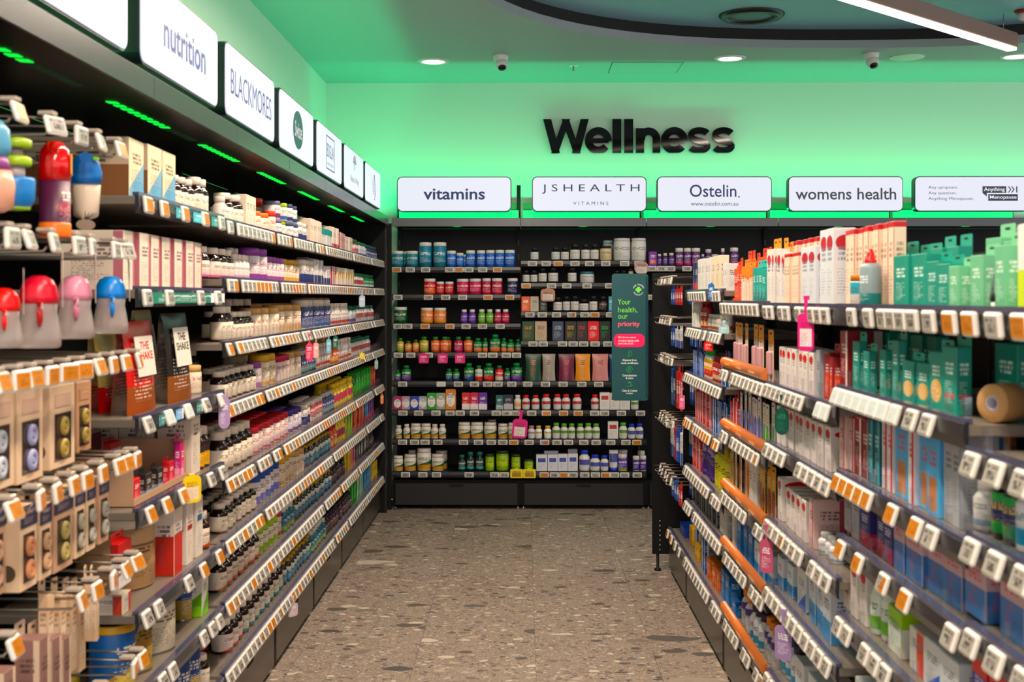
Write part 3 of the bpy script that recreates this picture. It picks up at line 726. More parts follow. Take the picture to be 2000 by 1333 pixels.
# ------------------------------------------------------------------ right gondola shelves
ZR = {1: [1.487, 1.317, 1.10, 0.886, 0.655, 0.485, 0.215], 2: [1.44, 1.18, 0.942, 0.708, 0.484, 0.227], 3: [1.435, 1.184, 0.994, 0.75, 0.534, 0.26],
      4: [1.436, 1.235, 1.023, 0.864, 0.67, 0.42], 5: [1.436, 1.19, 1.04, 0.88, 0.67, 0.42]}
RT = {1: [[1342,1350,1358,1366,1376,1386,1395,1404]]*1, }
for k in range(1, 6):
    for r, z in enumerate(ZR[k]):
        a1, a0 = RB[k], RB[k+1]; w = a1-a0
        if k == 4 and r == 2: tg = [(-0.41,'a'),(-0.345,'a'),(-0.28,'a'),(-0.21,'a'),(-0.145,'a'),(0.04,'a'),(0.20,'a'),(0.29,'w')]
        elif k == 4 and r == 3: tg = [(-0.38,'a'),(-0.22,'a'),(-0.02,'h'),(0.13,'a'),(0.40,'w')]
        elif k == 4 and r == 1: tg = [(x, 'p') for x in (-0.42,-0.354,-0.288,-0.222,-0.156,-0.09,-0.02,0.06)] + [(0.17,'w'),(0.27,'w')]
        elif k == 3 and r == 1: tg = [(-0.40+0.068*i, 'w') for i in range(8)] + [(0.30,'p'),(0.37,'p')]
        elif k == 4 and r == 0: tg = [(-0.27,'w'),(-0.13,'w'),(-0.02,'w'),(0.045,'w'),(0.11,'w'),(0.185,'w'),(0.285,'w'),(0.40,'a')]
        elif k == 1 and r == 3: tg = tag_run(-w/2+0.05, w/2-0.04, 0.075, 3, 0.7, 0.1)
        elif k == 5: tg = tag_run(-w/2+0.05, w/2-0.04, 0.11, r+77, 0.5 if r == 0 else 0.05, 0.1)
        else: tg = tag_run(-w/2+0.05, w/2-0.04, 0.078, k*31+r, 0.0, 0.12)
        zz = z
        shelf('R', k, r, a0, a1, zz, tg, divs=(9 if k >= 3 and r != 0 else 0), tilt=-0.1 if r == 0 else 0.32, nrows=len(ZR[k]))
        if k == 2 and r >= 1:      # copper-coloured curved strip along the shelf edge
            loc, rot = frame_for('R', (a0+a1)/2, z)
            t = thing('promo_strip', f'copper-orange rounded promotional strip along the {SHELF_ORD[r] if r < 5 else "lowest"} shelf, second bay of the gondola', 'strip', loc, rot, 'copper promotional strips')
            g = G(); n = 8
            pts = [(0.004 - 0.022*sin(pi*i/n), 0.030 + 0.020*(1-cos(pi*i/n))/1.0) for i in range(n+1)]
            o = len(g.v)
            for x in (-w/2+0.03, w/2-0.01): g.v += [(x, y, z_) for y, z_ in pts]
            for i in range(n): g.face([o+i, o+i+1, o+n+1+i+1, o+n+1+i], None, 0, True)
            g.face(range(n+1)); g.face(range(2*n+1, n, -1))
            ob('curved_strip', g.mesh('curved_strip', mat('#c4703f', 0.28, 0.0, 0.6)), t)
            for i in range(3): ob('print_mark', cached('pmark', lambda: G().box(-0.05, 0.05, -0.0005, 0.0005, -0.004, 0.004).mesh('print_mark', mat('#dfa678', 0.35))), t, (-0.24+0.25*i, -0.0184, 0.050))
        if k == 3 and r in (1, 2):
            pass
# ================================================================== product kit: every builder stands on z = 0, front towards -y
AMB = mat('#200c05', 0.12, 0.0, 0.6, coat=0.3)
CREAMCAP = mat('#e8ddd0', 0.5); SHWHITE = mat('#eae6e0', 0.4)
def rnd(x): return round(x, 3)
def bottle_meshes(w, h, body, cap, lab, capr=0.72, caph=0.2, neck=True, labz=(0.1, 0.66), n=18):
    r = w/2; ch = h*caph; sh = h-ch
    cr_ = r*capr
    def B():
        g = G(); g.lathe([(r*0.9,0),(r,h*0.03),(r,sh*0.76),(r*0.96,sh*0.82),(r*0.84,sh*0.89),(cr_*0.92,sh*0.95),(cr_*0.86,sh)] if neck else [(r*0.93,0),(r,h*0.03),(r,sh*0.93),(r*0.97,sh*0.99),(r*0.9,sh)], n); return g.mesh('body', body)
    def C():
        g = G(); g.lathe([(cr_,0),(cr_,ch*0.86),(cr_*0.94,ch*0.97),(cr_*0.80,ch),(0.001,ch*0.995)], n, cap1=False); return g.mesh('cap', cap)
    def Lb():
        a, b = labz; g = G(); g.lathe([(r*1.004,h*a),(r*1.012,h*a+0.0006),(r*1.012,h*b-0.0006),(r*1.004,h*b)], n, cap0=False, cap1=False, vr=(h*a, h*b)); return g.mesh('label', lab)
    k = (rnd(w), rnd(h), body.name, cap.name, lab.name, capr, caph, neck, labz)
    return [('', cached(('b',)+k, B), (0,0,0)), ('cap', cached(('c',)+k, C), (0,0,sh)), ('label', cached(('l',)+k, Lb), (0,0,0))]
def carton_meshes(w, h, d, m, side=None):
    def B():
        g = G(); g.box(-w/2, w/2, 0, d, 0, h, c=0.0012)
        if side:                                   # side panels printed differently from the front
            for i, f in enumerate(g.f):
                xs = [g.v[q][0] for q in f]
                if max(xs)-min(xs) < 1e-6: g.mi[i] = 1
        return g.mesh('carton', [m, side] if side else m)
    def Fl():
        g = G(); g.box(-w/2+0.003, w/2-0.003, 0.003, d*0.97, 0, 0.0011); g.prism([(-w/2+0.002,-h*0.04),(w/2-0.002,-h*0.04),(w/2-0.002,0),(-w/2+0.002,0)], d-0.002, d+0.0006); return g.mesh('tuck_flap', m)
    k = (rnd(w), rnd(h), rnd(d), m.name, side.name if side else '')
    return [('', cached(('box',)+k, B), (0,0,0)), ('tuck_flap', cached(('flap',)+k, Fl), (0,0,h))]
def pouch_meshes(w, h, d, m, seal):
    def fn(sgn):
        def f(u, v):
            x = (u-0.5)*w*(1-0.10*sin(pi*v)); bulge = d/2*max(0.0, (1-v))**0.55*(0.35+0.65*sin(pi*min(max(u,0.02),0.98))**0.5)
            z = h*v; wr = 0.002*sin(u*23+v*7)*sin(v*pi)
            return (x, d/2 + sgn*(bulge+0.0008+wr*0.5), z)
        return f
    def B():
        g = G(); f = fn(-1); b = fn(1); g.grid(f, 8, 10); g.grid(lambda u, v: b(1-u, v), 8, 10)
        return g.mesh('pouch', m)
    def S():
        g = G(); g.box(-w/2, w/2, d/2-0.0016, d/2+0.0016, 0, h*0.10, c=0.0008); return g.mesh('seal', seal)
    k = (rnd(w), rnd(h), rnd(d), m.name)
    return [('', cached(('p',)+k, B), (0,0,0)), ('seal', cached(('ps',)+k, S), (0,0,h*0.9))]
def tube_meshes(w, h, m, capm):
    def B():
        g = G(); o = 0; n = 16
        for (z, a, b) in ((h*0.16, 0.46, 0.46), (h*0.2, 0.5, 0.5), (h*0.6, 0.51, 0.36), (h*0.93, 0.54, 0.06), (h, 0.54, 0.03)):
            for i in range(n): t = 2*pi*i/n+pi/2; g.v.append((a*w*cos(t), b*w*sin(t), z))
        zs = [0, 0.05, 0.5, 0.93, 1]
        for L in range(4):
            for i in range(n):
                j = (i+1) % n; ua, ub = (i/n-0.5)*1.8+0.5, ((i+1)/n-0.5)*1.8+0.5
                g.face([L*n+i, L*n+j, L*n+n+j, L*n+n+i], [(ua,zs[L]),(ub,zs[L]),(ub,zs[L+1]),(ua,zs[L+1])], 0, True)
        g.face(range(4*n, 5*n)); return g.mesh('tube', m)
    def C():
        g = G(); g.lathe([(w*0.42,0),(w*0.44,h*0.01),(w*0.45,h*0.16)], 16); return g.mesh('cap', capm)
    k = (rnd(w), rnd(h), m.name, capm.name)
    return [('', cached(('t',)+k, B), (0,0,0)), ('cap', cached(('tc',)+k, C), (0,0,0))]
def card_meshes(w, h, m, blist, d=0.012):
    """Hanging or standing card with a euro-slot and a clear blister over the product."""
    def B():
        g = G(); g.prism(rrect(w, h, min(0.006, w*0.2), 3, 0, h/2), d*0.0+0.006, 0.0075); return g.mesh('card', m)
    def S():
        g = G(); g.prism(rrect(w*0.34, h*0.035, h*0.015, 3), 0.0052, 0.0059); return g.mesh('hang_slot', mat('#0a0a0a', 0.8))
    def Bl():
        g = G(); g.box(-w*0.32, w*0.32, 0.006-d, 0.0058, h*0.12, h*0.58, c=min(0.004, d*0.4)); return g.mesh('blister', blist)
    k = (rnd(w), rnd(h), rnd(d), m.name, blist.name)
    return [('', cached(('cd',)+k, B), (0,0,0)), ('hang_slot', cached(('cs',)+k, S), (0,0,h*0.93)), ('blister', cached(('cb',)+k, Bl), (0,0,0))]
def packet_meshes(w, h, d, m, tab):
    """Slim carton with a flat hanging tab above."""
    def B(): g = G(); g.box(-w/2, w/2, 0, d, 0, h*0.84, c=0.0012); return g.mesh('packet', m)
    def T():
        g = G(); g.prism(rrect(w*0.96, h*0.18, min(0.006, h*0.05), 3, 0, h*0.075), d-0.0012, d); return g.mesh('hang_tab', tab)
    def S(): g = G(); g.prism(rrect(w*0.3, h*0.03, h*0.012, 3), d-0.002, d-0.0013); return g.mesh('hang_slot', mat('#0a0a0a', 0.8))
    k = (rnd(w), rnd(h), rnd(d), m.name, tab.name)
    return [('', cached(('pk',)+k, B), (0,0,0)), ('hang_tab', cached(('pt',)+k, T), (0,0,h*0.84)), ('hang_slot', cached(('pss',)+k, S), (0,0,h*0.95))]
def can_meshes(w, h, lab, lidm, rimm):
    r = w/2
    def B(): g = G(); g.lathe([(r*0.97,0),(r,0.003),(r,h*0.86),(r*0.98,h*0.87)], 24, vr=(0, h*0.87)); return g.mesh('tin', lab)
    def Ld(): g = G(); g.lathe([(r*1.01,0),(r*1.02,0.002),(r*1.02,h*0.10),(r*0.99,h*0.12),(r*0.9,h*0.122),(r*0.88,h*0.115),(0.001,h*0.115)], 24, cap1=False); return g.mesh('lid', lidm)
    def R(): g = G(); g.lathe([(r*1.0,0),(r*1.015,0.002),(r*1.015,0.005),(r*1.0,0.007)], 24, cap0=False, cap1=False); return g.mesh('rim', rimm)
    k = (rnd(w), rnd(h), lab.name, lidm.name)
    return [('', cached(('cn',)+k, B), (0,0,0)), ('lid', cached(('cl',)+k, Ld), (0,0,h*0.87)), ('rim', cached(('crm',)+k, R), (0,0,0))]
def spray_meshes(w, h, lab, capm):
    r = w/2
    def B(): g = G(); g.lathe([(r*0.95,0),(r,0.003),(r,h*0.66),(r*0.9,h*0.72),(r*0.5,h*0.76)], 18, vr=(0, h*0.7)); return g.mesh('bottle', lab)
    def C(): g = G(); g.lathe([(r*0.55,0),(r*0.6,h*0.05),(r*0.42,h*0.08),(r*0.36,h*0.16),(r*0.22,h*0.24),(r*0.2,h*0.24)], 14); return g.mesh('nozzle', capm)
    k = (rnd(w), rnd(h), lab.name, capm.name)
    return [('', cached(('sp',)+k, B), (0,0,0)), ('nozzle', cached(('sn',)+k, C), (0,0,h*0.75))]
# ------------------------------------------------------------------ styles: key -> (geometry, object name, category, description, width, height, depth, args)
S = {}
def sty(key, geom, name, cat, desc, w, h, d=None, **a): S[key] = (geom, name, cat, desc, w, h, d or w, a)
CAPS = {}
def M(c, r=0.42): return mat(c, r)
def bot(key, desc, w, h, cap, body, base, acc, ink='#3a3030', style='band', a=0.25, name='supplement_bottle', title=None, **kw):
    if body == 'amber': kw.setdefault('labz', (0.07, 0.56))
    sty(key, 'bottle', name, 'bottle', desc, w, h, None, body=AMB if body == 'amber' else M(body, 0.3), cap=M(cap, 0.5), lab=prt(base, acc, ink, style, title, a), **kw)
def tub(key, desc, w, h, cap, body, base, acc, ink='#ffffff', style='band', a=0.2, name='vitamin_tub', title=None, caph=0.2, labz=(0.06, 0.76), **kw):
    sty(key, 'bottle', name, 'tub', desc, w, h, None, body=M(body, 0.35), cap=M(cap, 0.45), lab=prt(base, acc, ink, style, title, a), capr=0.97, caph=caph, neck=False, labz=labz, **kw)
def crt(key, desc, w, h, d, base, acc, ink='#333333', style='band', a=0.25, name='carton', title=None, b=0.0, cat='box', side=None):
    sty(key, 'carton', name, cat, desc, w, h, d, m=prt(base, acc, ink, style, title, a, b), side=side)
def meshes_for(st, w=None, h=None, d=None):
    geom, name, cat, desc, w0, h0, d0, a = S[st]; w = w or w0; h = h or h0; d = d or (d0 if geom != 'bottle' else w)
    if geom == 'bottle': return bottle_meshes(w, h, **a), w
    if geom == 'carton': return carton_meshes(w, h, d, a['m'], a.get('side')), d
    if geom == 'pouch': return pouch_meshes(w, h, d, a['m'], a['seal']), d
    if geom == 'tube': return tube_meshes(w, h, a['m'], a['cap']), w
    if geom == 'card': return card_meshes(w, h, a['m'], a['bl'], a.get('bd', 0.012)), 0.016
    if geom == 'packet': return packet_meshes(w, h, d, a['m'], a['tab']), d
    if geom == 'can': return can_meshes(w, h, a['lab'], a['lid'], a['rim']), w
    if geom == 'spray': return spray_meshes(w, h, a['lab'], a['cap']), w
ROUND = ('bottle', 'can', 'tube', 'spray')
COUNT = {}
def product(st, loc, rotz, where, w=None, h=None, d=None, jitter=0.0, rear=False, tilt=(0, 0)):
    geom, name, cat, desc = S[st][:4]
    parts, dep = meshes_for(st, w, h, d)
    key = (desc, where, rear); COUNT[key] = COUNT.get(key, 0) + 1
    o = ORD[min(COUNT[key], len(ORD)-1)]
    lab = f'{o} {"rear " if rear else ""}{desc}, {where}'
    t = None
    for pn, me, off in parts:
        if t is None:
            t = thing(name, lab, cat, loc, (tilt[0], tilt[1], rotz + jitter), f'{desc}s, {where}', me)
        else: ob(pn, me, t, off)
    return t
def place(run, st, a, inset, z, where, **kw):
    """Stand a product on a run: a = position along the run of its middle, inset = distance of its front from the shelf front."""
    geom = S[st][0]; dep = kw.get('w') or S[st][4]
    off = inset + (dep/2 if geom in ROUND else 0.0)
    if run == 'L': return product(st, (XF-off, a, z), pi/2, where, **kw)
    if run == 'B': return product(st, (a, YF+off, z), 0.0, where, **kw)
    return product(st, (XR+off, a, z), -pi/2, where, **kw)
def where_of(run, r, a, n):
    edges = {'L': LB, 'B': BB, 'R': RB}[run]
    k = 0
    for i in range(len(edges)-1):
        lo, hi = sorted((edges[i], edges[i+1]))
        if lo-1e-6 <= a <= hi+1e-6: k = i
    word = SHELF_ORD[r] if r < n-1 else 'lowest'
    return f'{word} shelf, {BAYW[run][k]}, {RUNW[run]}'
RNG = random.Random(11)
def bay_of(run, a):
    edges = {'L': LB, 'R': RB}[run]
    for i in range(len(edges)-1):
        lo, hi = sorted((edges[i], edges[i+1]))
        if lo-1e-6 <= a <= hi+1e-6: return i
    return 0 if run == 'R' or a < edges[0] else len(edges)-2
def headroom(run, a, z):
    k = bay_of(run, a); zs = (ZL2 if k == 1 else ZL) if run == 'L' else ZR.get(k, [])
    up = [q for q in zs if q > z+0.02]
    return (min(up)-0.006-z) if up else 9.0
def block(run, r, z, x0, x1, st, n=None, deep=1, inset=0.03, w=None, h=None, d=None, nrows=8, jit=0.12, stack=1, lean=0.0):
    """A block of like products between two photo columns x0..x1 on a side run (z = shelf surface)."""
    geom = S[st][0]; W0 = w or S[st][4]; D0 = W0 if geom in ROUND else (d or S[st][6] if geom in ('carton', 'packet', 'pouch') else 0.03)
    X = (XF - inset) if run == 'L' else (XR + inset)
    ya, yb = along_side(x0, X), along_side(x1, X)
    lo, hi = min(ya, yb), max(ya, yb)
    n = n or max(1, int(round((hi-lo)/(W0*1.06))))
    step = (hi-lo)/n; ww = min(W0, step*0.985) if w is None else w
    H0 = h or S[st][5]
    for q in range(deep):
        for i in range(n):
            a = lo + step*(i+0.5)
            for e in ((LB[1], LB[2], LB[7]) if run == 'L' else RB[1:]):
                if abs(a-e) < ww/2+0.003: a = e + math.copysign(ww/2+0.003, a-e)
            if run == 'L' and a > LB[7]-ww/2-0.004: a = LB[7]-ww/2-0.004
            H0 = min(h or S[st][5], headroom(run, a, z)/stack)
            for s_ in range(stack):
                j = RNG.uniform(-jit, jit) if geom in ROUND else RNG.uniform(-0.02, 0.02)
                if run == 'R' and geom in ('packet', 'card'): H1 = H0*RNG.choice((0.93, 1.0, 1.0)); j = RNG.uniform(-0.07, 0.07)
                else: H1 = H0
                ins = inset + q*(D0*1.04) + (RNG.uniform(0, 0.012) if q == 0 else 0.012)
                place(run, st, a, ins, z + s_*(H0+0.0005), where_of(run, r, a, nrows), w=ww, h=H1, d=d, jitter=j, rear=(q > 0), tilt=(lean, 0))
def back_row(r, ybase, items, o=None, s=1.0, oy=0.0, nrows=8):
    """Products on the back wall: (x0, x1, ytop, style[, inset]) in photo columns; ybase = row of their feet."""
    for it in items:
        x0, x1, yt, st = it[:4]; ins = it[4] if len(it) > 4 else 0.022
        if o is not None: x0, x1, yt = o+x0/s, o+x1/s, oy+yt/s
        Y = YF + ins; xa, xb = across(x0, Y), across(x1, Y); w = (xb-xa)*0.985
        h = (ybase-yt) * Y / F
        zz = SHELFZ[(r, 1 if (xa+xb)/2 > BB[1] else 0) if (xa+xb)/2 < BB[2] else (r, 2)]
        a = (xa+xb)/2
        place('B', st, a, ins, zz, where_of('B', r, a, nrows), w=w, h=h, d=None, jitter=RNG.uniform(-0.1, 0.1) if S[st][0] in ROUND else RNG.uniform(-0.02, 0.02), rear=ins > 0.05)
SHELFZ = {}
for r in range(8):
    SHELFZ[(r, 0)] = bz(B1Y[r])+0.0205; SHELFZ[(r, 1)] = bz(B2Y[r])+0.0205
SHELFZ[(0, 2)] = bz(525)+0.0205; SHELFZ[(1, 2)] = bz(581)+0.0205
# ================================================================== goods on the back wall
def bt(key, desc, cap, base, acc, ink='#ffffff', style='band', a=0.22, **kw): tub(key, desc, 0.08, 0.12, cap, base if kw.pop('solid', True) else '#eceae6', base, acc, ink, style, a, **kw)
WC = '#e9e6e2'
bt('bteal', 'teal tub with white lid', WC, '#0f7f94', '#0e6a80'); bt('bteal2', 'tall teal tub with white lid', WC, '#0f7f9c', '#0e6a80', caph=0.16)
bt('bblue', 'bright blue tub with white lid', WC, '#1968c4', '#1458ad'); bt('bsmblue', 'small blue bottle with white cap', WC, '#1968c4', '#1458ad')
bt('bore', 'red-orange tub with white lid', WC, '#d8331c', '#e86a1c', a=0.45); bt('bred', 'small red tub with white lid', WC, '#cf1f1c', '#a81a18')
bt('bmag', 'magenta tub with white lid', WC, '#d3165f', '#b01150'); bt('bcrim', 'crimson tub with white lid', WC, '#b80f45', '#d01c50'); bt('bnavy', 'navy tub with white lid', WC, '#1c2050', '#2a2f70')
bt('bgrn', 'dark green tub with white lid', WC, '#125c2e', '#0e4a25'); bt('boran', 'orange tub with white lid', WC, '#ec8a1c', '#f0a040')
def sb(key, desc, cap, base, acc='#ffffff', ink='#ffffff', style='plain', a=0.2, body=None, **kw): bot(key, desc, 0.05, 0.09, cap, body or base, base, acc, ink, style, a, name=kw.pop('name', 'capsule_bottle'), **kw)
sb('bpur', 'small purple bottle with white cap', WC, '#6a34a8'); sb('blime', 'small lime bottle with white cap', WC, '#6fae22'); sb('bpink', 'small raspberry bottle with white cap', WC, '#c01f58')
GC = '#0f7a3a'
def cen(key, desc, base, acc, style='band', a=0.35, ink='#ffffff'): sty(key, 'bottle', 'gummy_bottle', 'bottle', desc, 0.06, 0.1, None, body=M(base, 0.3), cap=M(GC, 0.4), lab=prt(base, acc, ink, style, None, a), capr=0.62, caph=0.2, labz=(0.03, 0.74))
cen('cyel', 'green-capped yellow bottle', '#c9b21a', '#8a9a1a'); cen('cory', 'green-capped amber-orange bottle', '#e09a18', '#d06a18'); cen('corc', 'green-capped orange bottle', '#e8741a', '#d45a10'); cen('ccrm', 'green-capped crimson bottle', '#b01050', '#c8206a')
cen('cgro', 'green-capped green and orange bottle', '#14793a', '#e2701a'); cen('cgrd', 'green-capped dark green bottle', '#0f5a2c', '#8a3020', a=0.2); cen('cgrp', 'green-capped green and purple bottle', '#14793a', '#6a2c9c'); cen('cgrb', 'green-capped green and blue bottle', '#14793a', '#1c3a8c'); cen('cgrr', 'green-capped green and red bottle', '#14793a', '#d8301c'); cen('cwhr', 'green-capped white and red bottle', '#d8d8cc', '#d8301c', ink='#14793a'); cen('credc', 'green-capped red bottle', '#d8301c', '#d8d0c0')
def ob_(key, desc, base, cen_='#efeae6', ink='#4a3a4a'): crt(key, desc, 0.055, 0.09, 0.05, base, cen_, ink, 'circle', name='vitamin_carton')
for k_, d_, c_ in (('omag','magenta carton with white oval','#b01468'),('opgr','grey-pink carton with white oval','#b09aa0'),('oblu','blue carton with white oval','#1a3cae'),('olil','lilac-grey carton with white oval','#a8a4b8'),('ogrn','bright green carton with white oval','#1fa022'),('ogg','grey-green carton with white oval','#9aa48c'),('oora','tall orange carton with white oval','#d8861c')): ob_(k_, d_, c_)
crt('ored', 'red carton with white foot', 0.06, 0.1, 0.05, '#d0202c', '#e8d8d4', '#ffffff', 'band', 0.35, 'vitamin_carton'); crt('ocrm', 'crimson carton with white foot', 0.06, 0.1, 0.05, '#c41850', '#e8d8d8', '#ffffff', 'band', 0.35, 'vitamin_carton'); crt('opur', 'violet carton with white foot', 0.06, 0.1, 0.05, '#5c2a9c', '#e4dcec', '#ffffff', 'band', 0.35, 'vitamin_carton'); crt('otea', 'dark teal carton with grey foot', 0.06, 0.1, 0.05, '#1e5a5c', '#9ab0b0', '#ffffff', 'band', 0.3, 'vitamin_carton'); crt('onav', 'navy carton with grey foot', 0.06, 0.1, 0.05, '#16204a', '#b8b8c0', '#e0d0a0', 'band', 0.4, 'vitamin_carton')
bot('wyel', 'white bottle with yellow label', 0.05, 0.1, WC, '#e4e0d8', '#e4e0d8', '#d89a1c', '#ffffff', 'panel', 0.2, 'capsule_bottle')
def gp(key, desc, nk): (bot if nk else tub)(key, desc, 0.06, 0.1, '#ddd6cc', '#e2dcd2', '#e2dcd2', '#1f5c34', '#2a5a38', 'swoosh', 0.42, name='herbal_bottle' if nk else 'protein_tub', title='#d89a28')
gp('gpb', 'white bottle with green and gold swoosh', True); gp('gpt', 'white tub with green and gold swoosh', False)
bot('drk', 'dark bottle with green cap and teal label', 0.055, 0.12, '#1f6a58', '#1a1a18', '#1c3c3a', '#2a9a90', '#e8e8e0', 'band', 0.25, 'capsule_bottle')
tub('lim', 'lime jar with black lid', 0.07, 0.11, '#2a3216', '#7a9a1a', '#8ab41c', '#b8d040', '#2a4a10', 'panel', 0.25, name='greens_jar', caph=0.14)
SHW = '#d9d5d0'
bot('jsh', 'black bottle with plain white label', 0.055, 0.1, '#141416', '#15161a', SHW, SHW, '#55555a', 'plain', 0.2, 'hair_bottle', caph=0.2)
bot('jshk', 'black bottle with dark label', 0.055, 0.1, '#141416', '#15161a', '#241f1c', '#241f1c', '#c8b8a0', 'plain', 0.2, 'hair_bottle')
tub('jgold', 'pale gold jar with black lid', 0.07, 0.1, '#141416', '#c8b490', '#d0bc98', '#d8c8a8', '#5a4a30', 'plain', name='powder_jar', caph=0.18); tub('jwht', 'large white powder tub', 0.12, 0.18, '#d4d4d4', '#d6d4d2', '#d8d6d4', '#d8d6d4', '#55555a', 'plain', name='powder_tub', caph=0.12); tub('jblu', 'white tub with pale blue lid', 0.09, 0.12, '#9ab4bc', '#cfd4d4', '#cfd4d4', '#a8c0c4', '#55555a', 'plain', name='powder_tub', caph=0.18); tub('jblul', 'wide white jar with blue lid', 0.1, 0.09, '#2c6a80', '#d0d0ce', '#d0d0ce', '#2c6a80', '#55555a', 'plain', name='powder_jar', caph=0.26)
crt('jor', 'orange slim carton', 0.06, 0.11, 0.04, '#ee6a10', '#f8b070', '#ffffff', 'plain', name='slim_carton'); crt('jcr', 'cream slim carton', 0.06, 0.11, 0.04, '#c4b8a8', '#c4b8a8', '#55504a', 'plain', name='slim_carton'); crt('jbk', 'black slim carton', 0.055, 0.1, 0.04, '#1e2024', '#1e2024', '#e0e0e0', 'plain', name='slim_carton'); crt('jtl', 'teal slim carton', 0.05, 0.11, 0.04, '#4a9ab0', '#4a9ab0', '#ffffff', 'plain', name='slim_carton')
for k_, d_, c_, i_ in (('ngr','forest green tea carton','#1f4a2a','#d88a28'),('ncr','cream tea carton','#c0aa90','#6a4a30'),('nsl','slate blue tea carton','#3a4660','#c8ccd4'),('nby','black tea carton with yellow print','#24261e','#e0b81c'),('nbr','black tea carton with red print','#2a2a28','#d8404c'),('nre','bright red tea carton','#e01414','#ffffff'),('nbg','black tea carton with green print','#181c1e','#2fb84a')): crt(k_, d_, 0.085, 0.15, 0.06, c_, c_, i_, 'plain', name='tea_carton')
for k_, d_, c_, i_ in (('pgr','dark green foil pouch','#1c4630','#e06a30'),('ptp','taupe foil pouch','#a0948a','#3a3028'),('ppl','plum foil pouch','#6a2040','#e84a30'),('pam','amber foil pouch','#e09418','#7a3a10'),('ppk','dusty pink foil pouch','#c88480','#6a2a30'),('pbl','navy foil pouch','#1c3a68','#c8d0e0')): sty(k_, 'pouch', 'foil_pouch', 'pouch', d_, 0.11, 0.185, 0.06, m=prt(c_, c_, i_, 'plain', None, 0.2, 0, 0.35, 0.3, 0.7), seal=M(c_, 0.35))
WB = '#dcdad6'
def wb(key, desc, cap, acc, a=0.5): bot(key, desc, 0.055, 0.1, cap, WB, WB, acc, '#444444', 'panel', a, 'tablet_bottle')
wb('wred', 'white bottle with red cap', '#d82020', '#c8323a', 0.45); wb('wgrn', 'white bottle with green cap', '#5fae1c', '#5f9e2c', 0.45); wb('wblu', 'white bottle with blue cap', '#1c3cc0', '#4a50a8', 0.35); wb('wpnk', 'white bottle with pink cap', '#c87a94', '#b0a0a8', 0.5); wb('wgld', 'white bottle with gold cap', '#b8a02c', '#c8b070', 0.5)
crt('cred', 'white carton with red heading panel', 0.07, 0.12, 0.05, '#dcd8d4', '#d02820', '#5a5a60', 'panel', 0.58, 'tablet_carton', b=0.82); crt('cblu', 'white carton with blue heading band', 0.07, 0.12, 0.06, '#d4d4dc', '#2440a8', '#5a5a70', 'panel', 0.55, 'tablet_carton', b=0.8)
sty('ctub', 'tube', 'cream_tube', 'tube', 'white squeeze tube standing on a blue cap', 0.055, 0.15, m=prt('#d8d6d8', '#3a4a9c', '#444444', 'panel', None, 0.3), cap=M('#1c3cc0', 0.4))
tub('wpur', 'white and purple tub', 0.06, 0.1, '#d8d4cc', '#d8d4cc', '#5a3a9c', '#8a9a40', '#ffffff', 'band', 0.2, name='powder_tub', caph=0.3); tub('wpur2', 'small white and purple tub', 0.05, 0.08, '#d8d4cc', '#d8d4cc', '#4a2c84', '#4a2c84', '#ffffff', 'plain', name='powder_tub', caph=0.35)
crt('bpbox', 'purple and orange carton', 0.055, 0.095, 0.05, '#7a2c9c', '#e07840', '#ffffff', 'panel', 0.15, 'vitamin_carton', b=0.4); bot('bpb', 'small purple bottle with white cap', 0.036, 0.075, '#e0d8d4', '#4a2c6c', '#4a2070', '#6a3a90', '#e8d8f0', 'plain', 0.2, 'capsule_bottle'); tub('bpt', 'purple and pink tub with white lid', 0.065, 0.12, '#e4dcd8', '#3c1c5c', '#54186a', '#c01c6a', '#ffffff', 'band', 0.25, name='gummy_tub', caph=0.22)

c1 = dict(o=750, s=4.443, oy=420); c2 = dict(o=1000, s=4.443, oy=420); c3 = dict(o=750, s=4.3, oy=700); c4 = dict(o=1000, s=4.3, oy=700)
back_row(0, 521, [(60,168,310,'bteal'),(188,295,310,'bteal'),(165,260,312,'bteal',0.10),(300,412,235,'bteal2'),(423,540,235,'bteal2'),(543,625,308,'bblue'),(627,690,328,'bsmblue'),(660,735,340,'bsmblue',0.09),(708,792,305,'bblue'),(803,880,305,'bblue'),(884,962,303,'bblue'),(964,1045,302,'bblue'),(1048,1137,302,'bblue')], **c1)
back_row(1, 576.5, [(340,447,558,'bore'),(452,522,585,'bred'),(527,603,585,'bred'),(627,735,560,'bmag'),(738,845,558,'bmag'),(850,928,555,'bcrim'),(932,1028,555,'bcrim'),(1068,1163,555,'bnavy')], **c1)
back_row(2, 633.4, [(80,197,808,'bgrn'),(313,425,815,'boran'),(430,538,815,'boran'),(663,725,830,'bpur'),(733,797,830,'bpur'),(815,880,828,'blime'),(885,950,828,'blime'),(957,1020,828,'bpink'),(1022,1088,828,'bpink')], **c1)
back_row(3, 689.4, [(108,170,1078,'cyel'),(177,240,1103,'cory'),(245,302,1092,'cory'),(305,385,1065,'cyel'),(405,483,1065,'corc'),(485,565,1065,'corc'),(530,585,1070,'corc',0.09),(605,683,1065,'ccrm'),(690,768,1065,'corc'),(775,852,1078,'cgro'),(855,900,1078,'cgro'),(915,1012,1045,'cgro'),(1016,1065,1078,'cgro'),(1068,1132,1090,'cgro'),(1138,1190,1088,'cgrd')], **c1)
back_row(4, 745.3, [(88,138,105,'cgrp'),(142,225,68,'cgrp'),(515,575,95,'cgrb'),(578,635,95,'cgrb'),(668,755,48,'cgrb'),(762,828,68,'cwhr'),(835,922,48,'cgrr'),(932,1003,68,'credc'),(1010,1060,90,'cgrp'),(1065,1160,45,'cgrp')], **c3)
